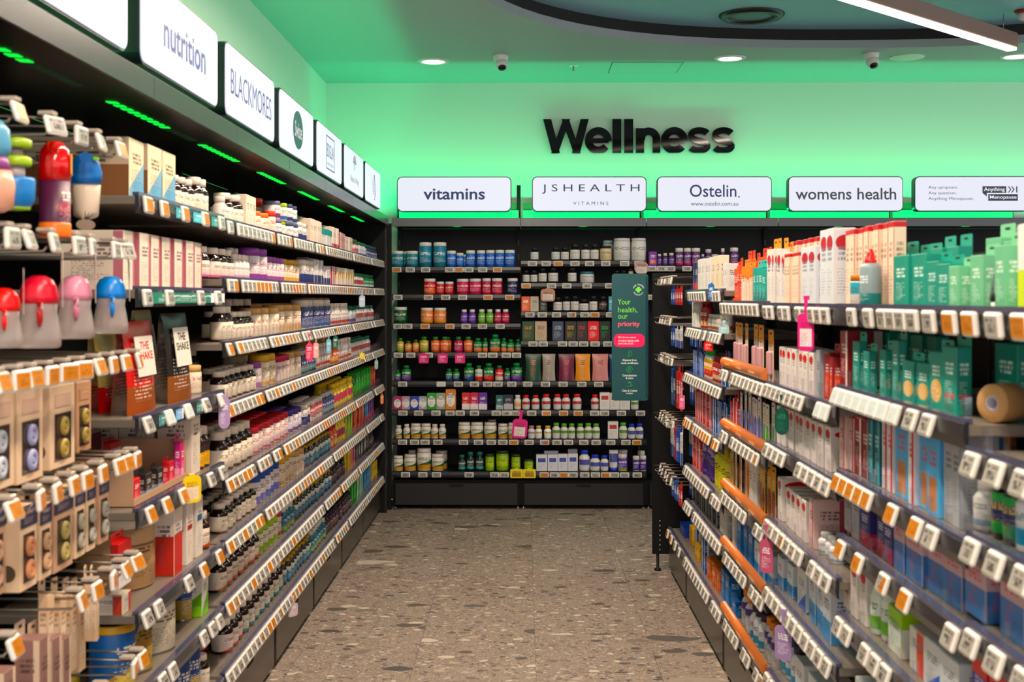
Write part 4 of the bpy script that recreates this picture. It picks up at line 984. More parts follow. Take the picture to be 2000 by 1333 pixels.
back_row(5, 802.3, [(78,148,332,'omag'),(149,217,332,'opgr'),(218,290,332,'oblu'),(291,360,332,'olil'),(361,437,302,'ogrn'),(438,515,302,'ogg'),(517,603,270,'oora'),(653,722,300,'ored'),(723,792,300,'ocrm'),(793,866,300,'opur'),(938,1003,320,'otea'),(1005,1085,318,'onav'),(1092,1152,318,'wyel')], **c3)
back_row(6, 858, [(92,150,570,'gpb'),(160,217,560,'gpb'),(220,308,555,'gpt'),(310,392,555,'gpt'),(394,455,560,'gpb'),(458,520,560,'gpb'),(620,725,545,'gpt'),(727,833,545,'gpt'),(840,945,545,'gpt'),(958,1040,555,'gpt'),(1042,1120,548,'gpt'),(870,940,535,'gpt',0.14)], **c3)
back_row(7, 924, [(75,157,840,'gpt'),(165,267,828,'gpt'),(273,393,775,'gpt'),(397,500,825,'gpt'),(430,530,812,'gpt',0.13),(200,270,808,'gpt',0.13),(622,685,830,'drk'),(692,757,805,'drk'),(768,837,805,'drk'),(850,925,822,'lim'),(940,1047,795,'lim'),(1070,1145,825,'lim')], **c3)
back_row(0, 508.5, [(160,232,280,'jsh'),(342,418,278,'jsh'),(425,495,278,'jsh'),(505,592,250,'jsh'),(603,678,250,'jsh'),(682,755,250,'jsh'),(765,868,262,'jgold'),(790,880,213,'jblu',0.14),(885,1035,197,'jwht'),(1040,1090,197,'jwht')][:-1], **c2)
back_row(0, 508.5, [(1040,1170,197,'jwht')], **c2)
back_row(1, 552, [(92,155,480,'jsh'),(160,222,480,'jsh'),(230,303,460,'jsh'),(315,402,455,'jsh'),(485,562,455,'jsh'),(592,717,487,'jblul'),(888,940,480,'jsh'),(945,1000,480,'jsh'),(1012,1055,462,'jgold')], **c2)
back_row(2, 608.5, [(82,155,707,'jor'),(158,232,707,'jcr'),(240,305,735,'jbk'),(357,438,712,'jsh'),(442,505,705,'jsh'),(510,582,703,'jsh'),(585,668,730,'jsh'),(672,745,703,'jsh'),(752,832,705,'jshk'),(838,880,707,'jtl')], **c2)
back_row(3, 666, [(88,193,925,'ngr'),(198,303,925,'ncr'),(350,448,925,'nsl'),(460,557,925,'nby'),(559,655,925,'nbr'),(657,755,925,'nre'),(757,853,925,'nbg')], **c2)
back_row(4, 745.5, [(112,255,1213,'pgr'),(262,378,1213,'ptp'),(402,545,1213,'ppl'),(548,683,1213,'pam'),(695,840,1213,'ppk'),(846,960,1213,'pbl')], **c2)
back_row(5, 802, [(85,150,318,'wred'),(165,232,318,'wred'),(250,325,310,'wred'),(348,415,310,'wred'),(420,490,310,'wred'),(510,585,308,'wred'),(665,732,312,'wred'),(737,822,295,'cred'),(823,905,300,'cred'),(906,992,300,'cred'),(1000,1065,320,'wgrn')], **c4)
back_row(6, 858, [(133,194,572,'wpnk'),(195,253,572,'wgld'),(270,332,572,'wgld'),(340,405,548,'wgrn'),(408,470,553,'wgrn'),(472,533,553,'wgrn'),(543,607,553,'wgrn'),(610,675,550,'wgrn'),(677,740,553,'wgrn'),(805,893,535,'cred'),(902,970,545,'wgrn'),(975,1038,555,'wblu'),(1040,1105,553,'wblu')], **c4)
back_row(7, 923.5, [(103,180,865,'lim'),(203,297,825,'cblu'),(300,384,823,'cblu'),(385,468,820,'cblu'),(470,553,815,'cblu'),(270,390,805,'cblu',0.10),(470,550,790,'cblu',0.10),(565,655,785,'wblu'),(657,742,825,'wblu'),(745,812,830,'wblu'),(820,890,785,'ctub'),(892,970,820,'wpur'),(880,975,800,'wpur',0.11),(1015,1075,835,'wpur2'),(1077,1130,832,'wpur2'),(1055,1120,805,'wpur2',0.10)], **c4)
c5 = dict(o=1260, s=3.6, oy=480)
back_row(0, 519.7, [(28,82,45,'bpbox'),(85,118,60,'bpb'),(125,160,55,'bpb'),(165,208,53,'bpb'),(215,272,18,'bpt'),(275,327,18,'bpt'),(330,392,18,'bpt'),(395,420,62,'bpb'),(425,470,25,'bpt',0.09),(462,530,62,'bpb'),(535,560,20,'bpt'),(600,660,15,'bpt')], **c5)
# ================================================================== goods on the left wall
CR = '#efe0cc'; CW = '#ecdfd0'
bot('am', 'amber bottle with cream cap and label', 0.062, 0.1, CW, 'amber', CR, '#d8c4ae', '#4a3a30', 'band', 0.12, 'supplement_bottle', caph=0.19, capr=0.72)
bot('amB', 'large amber bottle with cream cap', 0.085, 0.125, CW, 'amber', CR, '#d8c4ae', '#4a3a30', 'band', 0.12, 'large_supplement_bottle', caph=0.2, capr=0.74)
bot('amG', 'amber bottle with lime-tipped cream label', 0.062, 0.135, CW, 'amber', '#e8dcc8', '#b8c83a', '#5a4a30', 'band', 0.22, 'supplement_bottle', capr=0.74)
bot('amP', 'amber bottle with pink-footed label', 0.062, 0.105, CW, 'amber', '#e8d4c8', '#d06a94', '#4a3a3a', 'band', 0.15, 'supplement_bottle', capr=0.74)
bot('amO', 'amber bottle with orange-cornered label', 0.068, 0.12, CW, 'amber', '#e8d8c6', '#e07030', '#4a3a30', 'swoosh', 0.25, 'supplement_bottle', title='#c8502a', capr=0.72)
bot('amY', 'amber bottle with yellow label', 0.06, 0.11, CW, 'amber', '#e8b01c', '#2a2018', '#2a2018', 'top', 0.3, 'supplement_bottle', capr=0.72)
bot('amT', 'amber bottle with teal-footed label', 0.066, 0.12, CW, 'amber', '#e4dccc', '#1f8a94', '#403830', 'band', 0.16, 'supplement_bottle', capr=0.72)
bot('amR', 'amber bottle with red-cornered label', 0.075, 0.12, CW, 'amber', '#e8d8cc', '#c83a34', '#403830', 'swoosh', 0.22, 'large_supplement_bottle', title='#c83a34', capr=0.72)
bot('wpc', 'white bottle with cream cap and mauve print', 0.05, 0.095, CW, '#dccfca', '#e6dad4', '#b8a0b8', '#5a4a5a', 'band', 0.2, 'capsule_bottle', capr=0.74)
def jar(key, desc, lid, base, acc, ink='#6a2030', style='band', a=0.25, w=0.075, h=0.1, **kw): tub(key, desc, w, h, lid, '#e6dcd0', base, acc, ink, style, a, name=kw.pop('name', 'vitamin_jar'), caph=kw.pop('caph', 0.24), **kw)
jar('jorg', 'white tub with orange lid', '#ec7a14', '#ead8c4', '#ec8a1c', '#c84a10', 'band', 0.3); jar('jred', 'white tub with red-orange lid', '#e2491c', '#ead8c8', '#e2491c', '#b8301c', 'side', 0.4)
jar('jgry', 'white tub with slate-violet lid', '#6a6484', '#dcd4d4', '#7a2c64', '#5a3a5a', 'band', 0.35); jar('jlim', 'white tub with lime lid', '#a8c41c', '#dcdccc', '#3a5ca0', '#404a6a', 'band', 0.3, w=0.055); jar('jnav', 'white tub with navy lid', '#3a4468', '#dcd6d0', '#283a70', '#30304a', 'band', 0.3, w=0.085)
jar('jwn', 'white tub with navy foot', '#d8ccc0', '#dcd2cc', '#25306a', '#30304a', 'band', 0.55); jar('jpur', 'white tub with purple lid', '#8c44a0', '#e4d8d8', '#8c44a0', '#8a2030', 'band', 0.25, w=0.085, h=0.13); jar('jpus', 'small white tub with purple lid', '#94509c', '#e4d8d8', '#94509c', '#8a2030', 'band', 0.28, w=0.055, h=0.105)
jar('jgol', 'white tub with gold lid', '#c89a44', '#e6d8c0', '#d0a858', '#9a3030', 'band', 0.3, w=0.065, h=0.105); jar('jtan', 'large white tub with tan lid', '#d0a468', '#e8d8be', '#d8b480', '#a03038', 'band', 0.32, w=0.095, h=0.12); jar('jtan2', 'white tub with tan lid', '#d2a870', '#e8dac4', '#e8dac4', '#a03038', 'plain', w=0.08, h=0.11)
jar('jnvy', 'navy tub with cream lid', '#e2d6c8', '#28386e', '#3a66a0', '#e8e0e8', 'band', 0.25, w=0.085, h=0.14, name='navy_tub')
jar('jyel', 'white tub with yellow lid', '#dcae1c', '#e8dcc4', '#d8a82c', '#8a4a20', 'band', 0.15, w=0.085, h=0.125); jar('jcer', 'white tub with cerise lid', '#c01c4a', '#e8d8d0', '#d8a0b0', '#a02040', 'plain', w=0.075, h=0.105); jar('jmag', 'white tub with bright red lid', '#c81238', '#e8d8d2', '#d45a7a', '#a02040', 'band', 0.12, w=0.085, h=0.105, name='red_lidded_tub')
jar('jvio', 'white tub with violet lid', '#4a3490', '#e4dcdc', '#4a3490', '#4a3490', 'band', 0.2, w=0.065, h=0.1); jar('jwrd', 'white tub with red label', '#e2d8d0', '#a84a50', '#e2d8d0', '#f0e4e0', 'band', 0.2, w=0.06, h=0.1); jar('jblu', 'white tub with royal blue lid', '#1c4ca8', '#dcdce0', '#6a7ac8', '#8a2838', 'band', 0.35, w=0.085, h=0.12, name='blue_lidded_tub'); jar('jlml', 'white tub with lime lid and swoosh', '#a0c424', '#e0e0cc', '#9ccc3a', '#8a3040', 'band', 0.35, w=0.075, h=0.105); jar('jgrl', 'white tub with green lid', '#3a8a3a', '#e4e0d4', '#c83a3a', '#303040', 'band', 0.3, w=0.06, h=0.1); jar('jrdl', 'white tub with red lid', '#c42434', '#e4d8d4', '#c42434', '#a02040', 'band', 0.2, w=0.065, h=0.11)
bot('grc', 'white bottle with dark green cap', 0.048, 0.1, '#1f6a48', '#e0dcd8', '#e0dcd8', '#c03a40', '#3a6a4a', 'panel', 0.3, 'capsule_bottle'); bot('grp', 'white bottle with green cap and purple foot', 0.045, 0.095, '#1f6a48', '#d8d8dc', '#d8d8dc', '#5a4aa0', '#444444', 'band', 0.3, 'capsule_bottle'); bot('grg', 'green bottle with green cap', 0.045, 0.09, '#1c6a40', '#1f7a4c', '#1f7a4c', '#d8dcd0', '#e0e8e0', 'band', 0.3, 'capsule_bottle'); bot('rgc', 'red bottle with green cap', 0.055, 0.1, '#1c6a40', '#a82a40', '#b02c48', '#e0d0c8', '#ffffff', 'top', 0.3, 'capsule_bottle'); bot('nvg', 'navy bottle with green cap', 0.05, 0.095, '#1c5a48', '#2c2c58', '#30306a', '#8090b0', '#ffffff', 'side', 0.3, 'capsule_bottle')
bot('wcb', 'white bottle with colour-blocked foot', 0.042, 0.12, CW, '#e6dcd4', '#e6dcd4', '#c84a30', '#5a4a40', 'band', 0.22, 'tall_capsule_bottle', capr=0.75); bot('tea', 'teal bottle with black and gold cap', 0.048, 0.1, '#b8922c', '#12242c', '#1c6c8c', '#e8e0d0', '#e8f0f0', 'top', 0.25, 'capsule_bottle', caph=0.14); bot('teb', 'teal bottle with white cap', 0.05, 0.105, '#dcd8d0', '#1c6478', '#1c6c84', '#a8b83a', '#e8f0f0', 'band', 0.25, 'capsule_bottle'); bot('dnv', 'navy bottle with pale cap', 0.046, 0.105, '#cfc8c4', '#242a50', '#2a3460', '#4a9a8a', '#e8e0f0', 'band', 0.3, 'capsule_bottle'); bot('mar', 'dark maroon bottle', 0.042, 0.1, '#1c1016', '#2c121e', '#341626', '#5a2a3c', '#d8b8b0', 'plain', 0.2, 'tonic_bottle'); bot('ylb', 'yellow bottle with yellow cap', 0.058, 0.13, '#ecc41c', '#e8c41c', '#e8d05a', '#c83a28', '#2c4a9c', 'panel', 0.25, 'yellow_bottle', capr=0.85); bot('orb', 'orange bottle with red cap', 0.055, 0.12, '#b8201c', '#d85a1c', '#e0701c', '#f0c040', '#ffffff', 'band', 0.3, 'capsule_bottle')
crt('cbr', 'tall brown and cream carton with blue foot', 0.13, 0.155, 0.30, '#e0cdb0', '#7aa4bc', '#4a3a2c', 'swoosh', 0.4, 'gelatine_carton', title='#6aa0c0', side=prt('#b9a58c', '#7a5030', '#2a1c14', 'band', None, 0.55)); crt('ctw', 'tall cream carton with mauve column', 0.085, 0.15, 0.16, '#e4d4c2', '#b8707c', '#6a4a5a', 'side', 0.16, 'tall_carton'); crt('cwb', 'cream carton', 0.06, 0.115, 0.06, '#e2d2c0', '#d8c8b8', '#5a4a40', 'plain', name='carton'); crt('ccr', 'cream and red carton', 0.065, 0.13, 0.06, '#e2d2c4', '#a83a48', '#6a3a40', 'band', 0.3, 'carton'); crt('cte', 'teal and white carton', 0.055, 0.1, 0.05, '#d8d4cc', '#2c8a84', '#40506a', 'top', 0.3, 'carton'); crt('cpk', 'pink and cream carton', 0.05, 0.11, 0.05, '#dcc0b8', '#b03a58', '#6a3a48', 'side', 0.3, 'carton'); crt('cnv', 'white carton with navy dots', 0.05, 0.115, 0.05, '#dcd6d2', '#2c3666', '#3a3a5a', 'band', 0.4, 'carton'); crt('cyl', 'cream carton with yellow print', 0.055, 0.1, 0.05, '#e2d6c2', '#d8b03a', '#c84a3a', 'panel', 0.45, 'carton', b=0.8)
crt('cgn', 'vivid green carton', 0.06, 0.14, 0.06, '#2f9a28', '#1c7a24', '#e0f0d0', 'band', 0.2, 'green_carton'); crt('cgy', 'green and yellow carton', 0.05, 0.13, 0.05, '#8ab83a', '#e0d83a', '#f4f4d0', 'panel', 0.3, 'green_carton', b=0.7); crt('cro', 'orange and red carton', 0.055, 0.13, 0.05, '#d85a24', '#c02c1c', '#f8e8d8', 'band', 0.4, 'carton'); crt('cbl', 'sky blue carton', 0.05, 0.12, 0.05, '#2c84b8', '#c84a3a', '#ffffff', 'band', 0.3, 'carton'); crt('cpu', 'purple carton', 0.05, 0.12, 0.05, '#6a2c80', '#c84a50', '#f0e0f0', 'band', 0.3, 'carton'); crt('cyo', 'bright yellow carton', 0.05, 0.115, 0.05, '#e2c02c', '#c89a1c', '#4a3a20', 'band', 0.15, 'yellow_carton'); crt('cmg', 'magenta slim carton', 0.035, 0.13, 0.035, '#b02c74', '#e07aa8', '#ffffff', 'band', 0.2, 'slim_carton'); crt('cor', 'orange slim carton', 0.035, 0.13, 0.035, '#e07a1c', '#f0b05a', '#ffffff', 'band', 0.2, 'slim_carton'); crt('cbk', 'black slim carton with pale print', 0.04, 0.13, 0.04, '#1c1c20', '#d0c8b8', '#e0d8c8', 'panel', 0.2, 'slim_carton', b=0.6); crt('cgw', 'green and white slim carton', 0.035, 0.12, 0.06, '#dce4d4', '#2c9a48', '#30503a', 'side', 0.35, 'slim_carton'); crt('cbu', 'mid blue slim carton', 0.035, 0.115, 0.06, '#3a8ab8', '#2c6a9c', '#ffffff', 'band', 0.2, 'slim_carton')
zL = [z+0.0205 for z in ZL]; z2 = [z+0.0205 for z in ZL2]
def LR(r, items, z=None, nrows=8):
    for it in items:
        x0, x1, st = it[:3]; kw = it[3] if len(it) > 3 else {}
        block('L', r, (z or zL)[r], x0, x1, st, nrows=nrows, **kw)
D2 = dict(deep=2); D3 = dict(deep=3)
# first shelf bay (large goods)
LR(0, [(258,349,'cbr',dict(n=3)),(354,390,'am',dict(n=3,h=0.105,w=0.055)),(392,416,'amG',dict(n=2,h=0.12,w=0.06))], z2, 7)
LR(0, [(360,392,'am',dict(n=2,inset=0.12,h=0.12))], z2, 7)
LR(1, [(244,404,'ctw',dict(n=7))], z2, 7)
LR(3, [(397,416,'amY',dict(n=2,h=0.13,deep=2,w=0.055))], z2, 7)
# rest of the run, near to far
LR(0, [(440,458,'wpc',dict(n=1)),(455,482,'amB',dict(n=2,w=0.08,h=0.115)),(483,503,'cwb',dict(h=0.125)),(507,533,'jorg',dict(n=2,h=0.083)),(535,541,'jred',dict(n=1,w=0.05)),(545,556,'jgry',dict(n=1,stack=2,h=0.075)),(557,566,'jlim',dict(n=1,stack=2,h=0.075)),(568,587,'jnav',dict(n=2,stack=2,h=0.078)),(589,608,'jwn',dict(n=2,h=0.095)),(608,630,'cwb',dict(h=0.125)),(630,650,'cte',dict(h=0.10)),(650,664,'ccr',dict(h=0.125)),(665,678,'cpk'),(678,690,'cwb',dict(h=0.1)),(691,704,'rgc'),(705,719,'grp'),(721,737,'nvg')])
LR(0, [(508,541,'jred',dict(n=2,inset=0.11,h=0.165,w=0.085)),(590,612,'cwb',dict(inset=0.12,h=0.15)),(632,660,'ccr',dict(inset=0.11,h=0.145,n=3))])
LR(1, [(410,464,'amP',dict(n=4,deep=2)),(467,493,'wpc',dict(n=4,w=0.042)),(502,529,'jpur',dict(n=2)),(531,559,'jpus',dict(n=4)),(561,593,'jgol',dict(n=4,deep=2)),(594,616,'jwn',dict(n=3,h=0.115)),(617,635,'cnv',dict(h=0.125)),(636,645,'cnv',dict(h=0.10)),(646,659,'cpk',dict(h=0.105)),(660,694,'cyl',dict(h=0.105)),(697,712,'grc',dict(h=0.09)),(713,732,'grg')])
LR(1, [(410,450,'am',dict(n=3,inset=0.18,h=0.125)),(460,474,'wpc',dict(n=2,inset=0.09,h=0.125,w=0.045)),(462,482,'jpur',dict(n=1,inset=0.21,h=0.15)),(600,634,'cnv',dict(inset=0.1,h=0.14))])
LR(2, [(440,464,'am',dict(n=2,h=0.12)),(465,503,'am',dict(n=4,deep=2)),(505,552,'jtan2',dict(n=3)),(552,597,'jtan',dict(n=3)),(598,650,'jnvy',dict(n=5)),(652,686,'wcb',dict(n=8)),(687,699,'grp',dict(n=3)),(700,732,'grc',dict(n=7,deep=2))])
LR(2, [(440,500,'am',dict(n=5,inset=0.16,h=0.145)),(505,590,'jtan',dict(n=5,inset=0.14,h=0.125)),(600,650,'jtan',dict(n=4,inset=0.13,h=0.15))])
LR(3, [(440,462,'am',dict(n=2)),(462,505,'am',dict(n=4,deep=2)),(505,520,'jpus',dict(n=1)),(521,548,'jyel',dict(n=2)),(552,573,'jcer',dict(n=3,deep=2,w=0.065)),(574,594,'jtan2',dict(n=2)),(595,622,'dnv',dict(n=5,deep=2)),(623,647,'wcb',dict(n=5)),(648,664,'orb',dict(n=3,h=0.105)),(665,690,'wcb',dict(n=6)),(691,728,'grc',dict(n=8,deep=2))])
LR(3, [(470,508,'jyel',dict(n=3,inset=0.17,h=0.145)),(596,650,'jtan2',dict(n=5,inset=0.14,h=0.13))])
LR(4, [(440,500,'amB',dict(n=5,deep=2,w=0.072,h=0.14)),(502,572,'jmag',dict(n=7,deep=3)),(573,596,'jvio',dict(n=3,deep=2)),(597,613,'jwn',dict(n=2)),(614,636,'jwrd',dict(n=4,deep=2)),(637,655,'dnv',dict(n=4)),(656,694,'ylb',dict(n=7,deep=2)),(696,727,'cgn',dict(n=6)),(728,735,'cro',dict(n=2))])
LR(5, [(440,505,'am',dict(n=7,deep=2)),(506,553,'jblu',dict(n=5,deep=2)),(554,582,'jyel',dict(n=3,deep=2)),(583,598,'jtan2',dict(n=2)),(599,648,'tea',dict(n=10,deep=2)),(649,662,'orb',dict(n=2)),(663,676,'ylb',dict(n=3)),(677,692,'cgy',dict(n=3)),(693,714,'cro',dict(n=5)),(715,722,'cbl',dict(n=2)),(723,734,'cpu',dict(n=3))])
LR(6, [(440,514,'amO',dict(n=7,deep=2)),(515,547,'jlml',dict(n=4,deep=2)),(548,558,'jrdl',dict(n=1)),(559,583,'teb',dict(n=4)),(584,650,'tea',dict(n=12,deep=2)),(651,676,'mar',dict(n=6,deep=2)),(677,684,'cyo',dict(n=2)),(685,690,'cor',dict(n=2)),(691,697,'cmg',dict(n=2)),(698,722,'cbk',dict(n=7)),(723,734,'mar',dict(n=3))])
LR(7, [(452,482,'amR',dict(n=3,deep=2)),(483,560,'amT',dict(n=8,deep=2)),(561,612,'tea',dict(n=9,deep=2)),(613,640,'teb',dict(n=6)),(641,688,'mar',dict(n=12,deep=2)),(689,697,'cgn',dict(n=2)),(698,712,'cgw',dict(n=6)),(713,727,'cbu',dict(n=6)),(728,737,'cyo',dict(n=4))])
# first shelf bay, lower shelves
for k_, d_, c_, a_, i_ in (('bagr', 'red foil shake bag', '#c02016', '#8a441c', '#f0e0d0'), ('bagr2', 'red and yellow foil shake bag', '#d8c87a', '#d02018', '#f0e8d8'), ('bagy', 'cream and yellow foil shake bag', '#e0d4a0', '#3a4440', '#302c28'), ('bagk', 'black foil shake bag', '#181412', '#7c4622', '#e0d8cc')): sty(k_, 'pouch', 'shake_bag', 'bag', d_, 0.17, 0.30, 0.09, m=prt(c_, a_, i_, 'band', '#f0e4d4', 0.30, 0, 0.3), seal=M(c_, 0.3))
def bag(px0, px1, py0, st, inset, lean=-0.12, word=None, plate=None, wink='#c8281c'):
    a0, a1 = along_side(px0, XF-inset), along_side(px1, XF-inset); z = z2[2]; h = height(py0, XF, (a0+a1)/2)-z
    t = place('L', st, (a0+a1)/2, inset, z, where_of('L', 2, (a0+a1)/2, 7), w=(a1-a0), h=h, d=0.08)
    if plate:
        g = G(); w_ = (a1-a0); g.box(-w_*0.30, w_*0.30, -0.0105, -0.0085, h*0.40, h*0.84); pl = ob('print_panel', g.mesh('print_panel', M(plate, 0.4)), t, (0, 0, 0), (radians(-7.4), 0, 0))
        if word: ob('lettering', text_mesh(word, M(wink, 0.4), w_*0.5, h*0.2, 0.02), pl, (0, -0.0108, h*0.68))
    return t
bag(206, 250, 640, 'bagr2', 0.13); bag(262, 318, 628, 'bagr', 0.03, plate='#e8dcd0', word='THE\nSHAKE'); bag(285, 318, 606, 'bagy', 0.13, plate='#e4dcc0', word='THIN\nSHAKE', wink='#2c2824'); bag(340, 386, 612, 'bagk', 0.03, plate='#e6ded2', word='THE\nSHAKE', wink='#2c2824')
LR(2, [(384,396,'amB',dict(n=1,inset=0.16,h=0.22,w=0.07)),(396,414,'jtan2',dict(n=1,h=0.09,inset=0.05))], z2, 7)
def tray(name, lab, px0, px1, z, w_in, h, colr, inset=0.03):
    a0, a1 = along_side(px0, XF-inset), along_side(px1, XF-inset); w = a1-a0
    t = thing(name, lab, 'tray', (XF-inset, (a0+a1)/2, z), (0,0,pi/2)); g = G()
    g.box(-w/2, w/2, 0, 0.003, 0, 0.02); g.box(-w/2, w/2, w_in-0.003, w_in, 0, h); g.box(-w/2, -w/2+0.003, 0.003, w_in-0.003, 0, h*0.8); g.box(w/2-0.003, w/2, 0.003, w_in-0.003, 0, h*0.8); g.box(-w/2, w/2, 0, w_in, 0, 0.002)
    ob('tray_walls', g.mesh('tray_walls', M('#b8957a', 0.6)), t)
    g = G(); g.box(-w/2+0.004, w/2-0.004, w_in-0.0045, w_in-0.003, h*0.6, h*0.95); ob('header_strip', g.mesh('header_strip', prt(colr, '#5a1030', '#f0c0d0', 'side', a=0.4)), t)
tray('display_tray', 'cardboard display tray of small bars on the fourth shelf', 262, 366, z2[3], 0.26, 0.15, '#a8284c')
for k_, d_, c_, a_, i_ in (('brr', 'red snack bar packet', '#c81c34', '#e0506a', '#ffffff'), ('brk', 'black snack bar packet', '#241c20', '#8a9ab0', '#e8e0d8'), ('brp', 'pink snack bar packet', '#d03a84', '#f09ac0', '#ffffff')): sty(k_, 'packet', 'snack_bar', 'snack bar', d_, 0.06, 0.075, 0.02, m=prt(c_, a_, i_, 'band', None, 0.3), tab=M(c_, 0.4))
for px, st in ((270,'brr'),(292,'brk'),(316,'brk'),(341,'brr'),(358,'brp')): block('L', 3, z2[3]+0.0022, px-9, px+9, st, n=1, inset=0.04, w=0.055, h=0.075 if st != 'brp' else 0.13, nrows=7)
crt('cfm', 'cream formula carton with mauve side', 0.095, 0.185, 0.13, '#e4d6c6', '#c8a8b8', '#4a3a44', 'plain', name='formula_carton'); LR(3, [(376,395,'cfm',dict(n=1,h=0.20,inset=0.03,deep=3,d=0.105))], z2, 7)
tub('bigb', 'big beige and cream protein tub', 0.17, 0.215, '#e4d8c8', '#c8a078', '#c49a70', '#e8dccc', '#5a3a2c', 'side', 0.3, name='protein_tub', caph=0.2); crt('cro2', 'cream carton with red and blue foot', 0.085, 0.18, 0.06, '#e2d4c6', '#c8381c', '#4a4a70', 'band', 0.62, 'heat_patch_carton', side=prt('#e2d4c6', '#b8341c', '#4a4a70', 'band', None, 0.6)); crt('cthr', 'tall white carton with red stripe', 0.07, 0.185, 0.07, '#e4d8cc', '#b82c30', '#8a3038', 'panel', 0.55, 'medicine_carton', b=0.63); crt('cthb', 'tall white carton with blue stripe', 0.07, 0.185, 0.07, '#e4d8cc', '#2c70a8', '#3a5a80', 'panel', 0.6, 'medicine_carton', b=0.7)
LR(4, [(276,333,'bigb',dict(n=1,inset=0.05,w=0.21,h=0.21)),(335,362,'cro2',dict(n=1,h=0.19)),(363,382,'cthr',dict(n=1)),(382,400,'cthb',dict(n=1)),(402,416,'amO',dict(n=1,w=0.06))], z2, 7)
crt('cwgr', 'white carton with green leaves', 0.10, 0.13, 0.08, '#e6e0d0', '#6aa82c', '#6a6a90', 'swoosh', 0.35, 'tea_carton', title='#8ac83a')
for k_, d_, l_, a_, i_, t_ in (('tin1', 'blue and gold formula tin', '#1c5a9c', '#b8912c', '#e8e0c8', '#d8b84a'), ('tin2', 'gold formula tin with dark letter', '#8a6a2c', '#b89a4a', '#2c2418', None), ('tin3', 'white and gold formula tin with navy top', '#cfc4b0', '#9a7c34', '#5a5040', None), ('tin4', 'navy and gold nutrition tin', '#20407c', '#a88c44', '#e8e4d8', None)): sty(k_, 'can', 'formula_tin', 'tin', d_, 0.125, 0.175, lab=prt(l_, a_, i_, 'swoosh' if k_ == 'tin1' else 'side' if k_ == 'tin3' else 'band', t_, 0.45), lid=M('#c89a1c' if k_ == 'tin1' else '#1c3a70' if k_ != 'tin2' else '#a8863a', 0.35), rim=STEEL)
LR(5, [(140,176,'tin1',dict(n=1,w=0.115,h=0.172,inset=0.17)),(246,280,'tin1',dict(n=1,w=0.115,h=0.172)),(284,312,'tin2',dict(n=1,w=0.105,h=0.172)),(316,374,'tin3',dict(n=1,w=0.15,h=0.172,inset=0.02)),(370,382,'tin4',dict(n=1,w=0.06,h=0.172,inset=0.06)),(398,414,'cwgr',dict(n=1,w=0.075))], z2, 7)
LR(6, [(340,382,'tin4',dict(n=2,w=0.105,h=0.17,inset=0.03)),(386,400,'tin4',dict(n=1,w=0.08,h=0.17)),(402,416,'am',dict(n=1,h=0.1,w=0.06))], z2, 7)
# ================================================================== goods on the right gondola
def pk(key, desc, w, h, d, base, acc, ink, style='band', a=0.25, tab=None, name='hanging_pack', b=0.0, title=None): sty(key, 'packet', name, 'pack', desc, w, h, d, m=prt(base, acc, ink, style, title, a, b), tab=M(tab or base, 0.4))
def cd(key, desc, w, h, base, acc, ink, style='band', a=0.25, name='brush_card', b=0.0, bl=None, bd=0.012): sty(key, 'card', name, 'card', desc, w, h, 0.016, m=prt(base, acc, ink, style, None, a, b), bl=bl or CLEAR, bd=bd)
crt('rwc', 'white slim carton', 0.05, 0.15, 0.05, '#dcd8d4', '#c8c8d0', '#4a4a60', 'plain', name='slim_carton'); crt('rzn', 'cream carton', 0.075, 0.15, 0.04, '#e4d4bc', '#e4d4bc', '#4a4038', 'plain', name='cream_carton'); crt('rnv', 'navy slim carton', 0.04, 0.14, 0.05, '#22305c', '#c03a40', '#e0e0e8', 'band', 0.3, 'slim_carton')
pk('rht', 'orange and red heat pack', 0.075, 0.17, 0.015, '#e05a24', '#c82c20', '#f8e8d8', 'blob', 0.5, '#d84a1c', b=0.3); pk('rho', 'white pack with orange heading', 0.06, 0.16, 0.015, '#e4d4c4', '#e0862c', '#a83a28', 'top', 0.3, '#e08a2c'); pk('rtl', 'teal pack with rounded foot', 0.055, 0.15, 0.02, '#1f9a90', '#157c78', '#d8f0ec', 'band', 0.3, '#2fb0a4'); pk('rwt', 'white pack with red shield', 0.055, 0.215, 0.025, '#dcd6d2', '#b83038', '#5a6a8a', 'blob', 0.80, '#d8902c', b=0.10)
crt('rst', 'cream emery-stick box with red top', 0.042, 0.215, 0.03, '#e6d2bc', '#b8202c', '#8a6a58', 'top', 0.06, 'file_box', cat='box'); crt('rwb', 'tall white box with red round badge', 0.09, 0.21, 0.06, '#d4d6dc', '#b02434', '#6a7a94', 'blob', 0.82, 'shield_box', b=0.10)
sty('rsp', 'spray', 'spray_bottle', 'bottle', 'grey spray bottle with red nozzle', 0.06, 0.14, lab=prt('#8a9aa0', '#1c7a78', '#e0e8e8', 'band', None, 0.35), cap=M('#d81c20', 0.35)); tub('rot', 'small brown and teal jar', 0.05, 0.08, '#b8742c', '#c8c0b8', '#c8c0b8', '#2c98a8', '#555555', 'top', 0.5, name='ointment_jar')
TE = '#0a8a78'
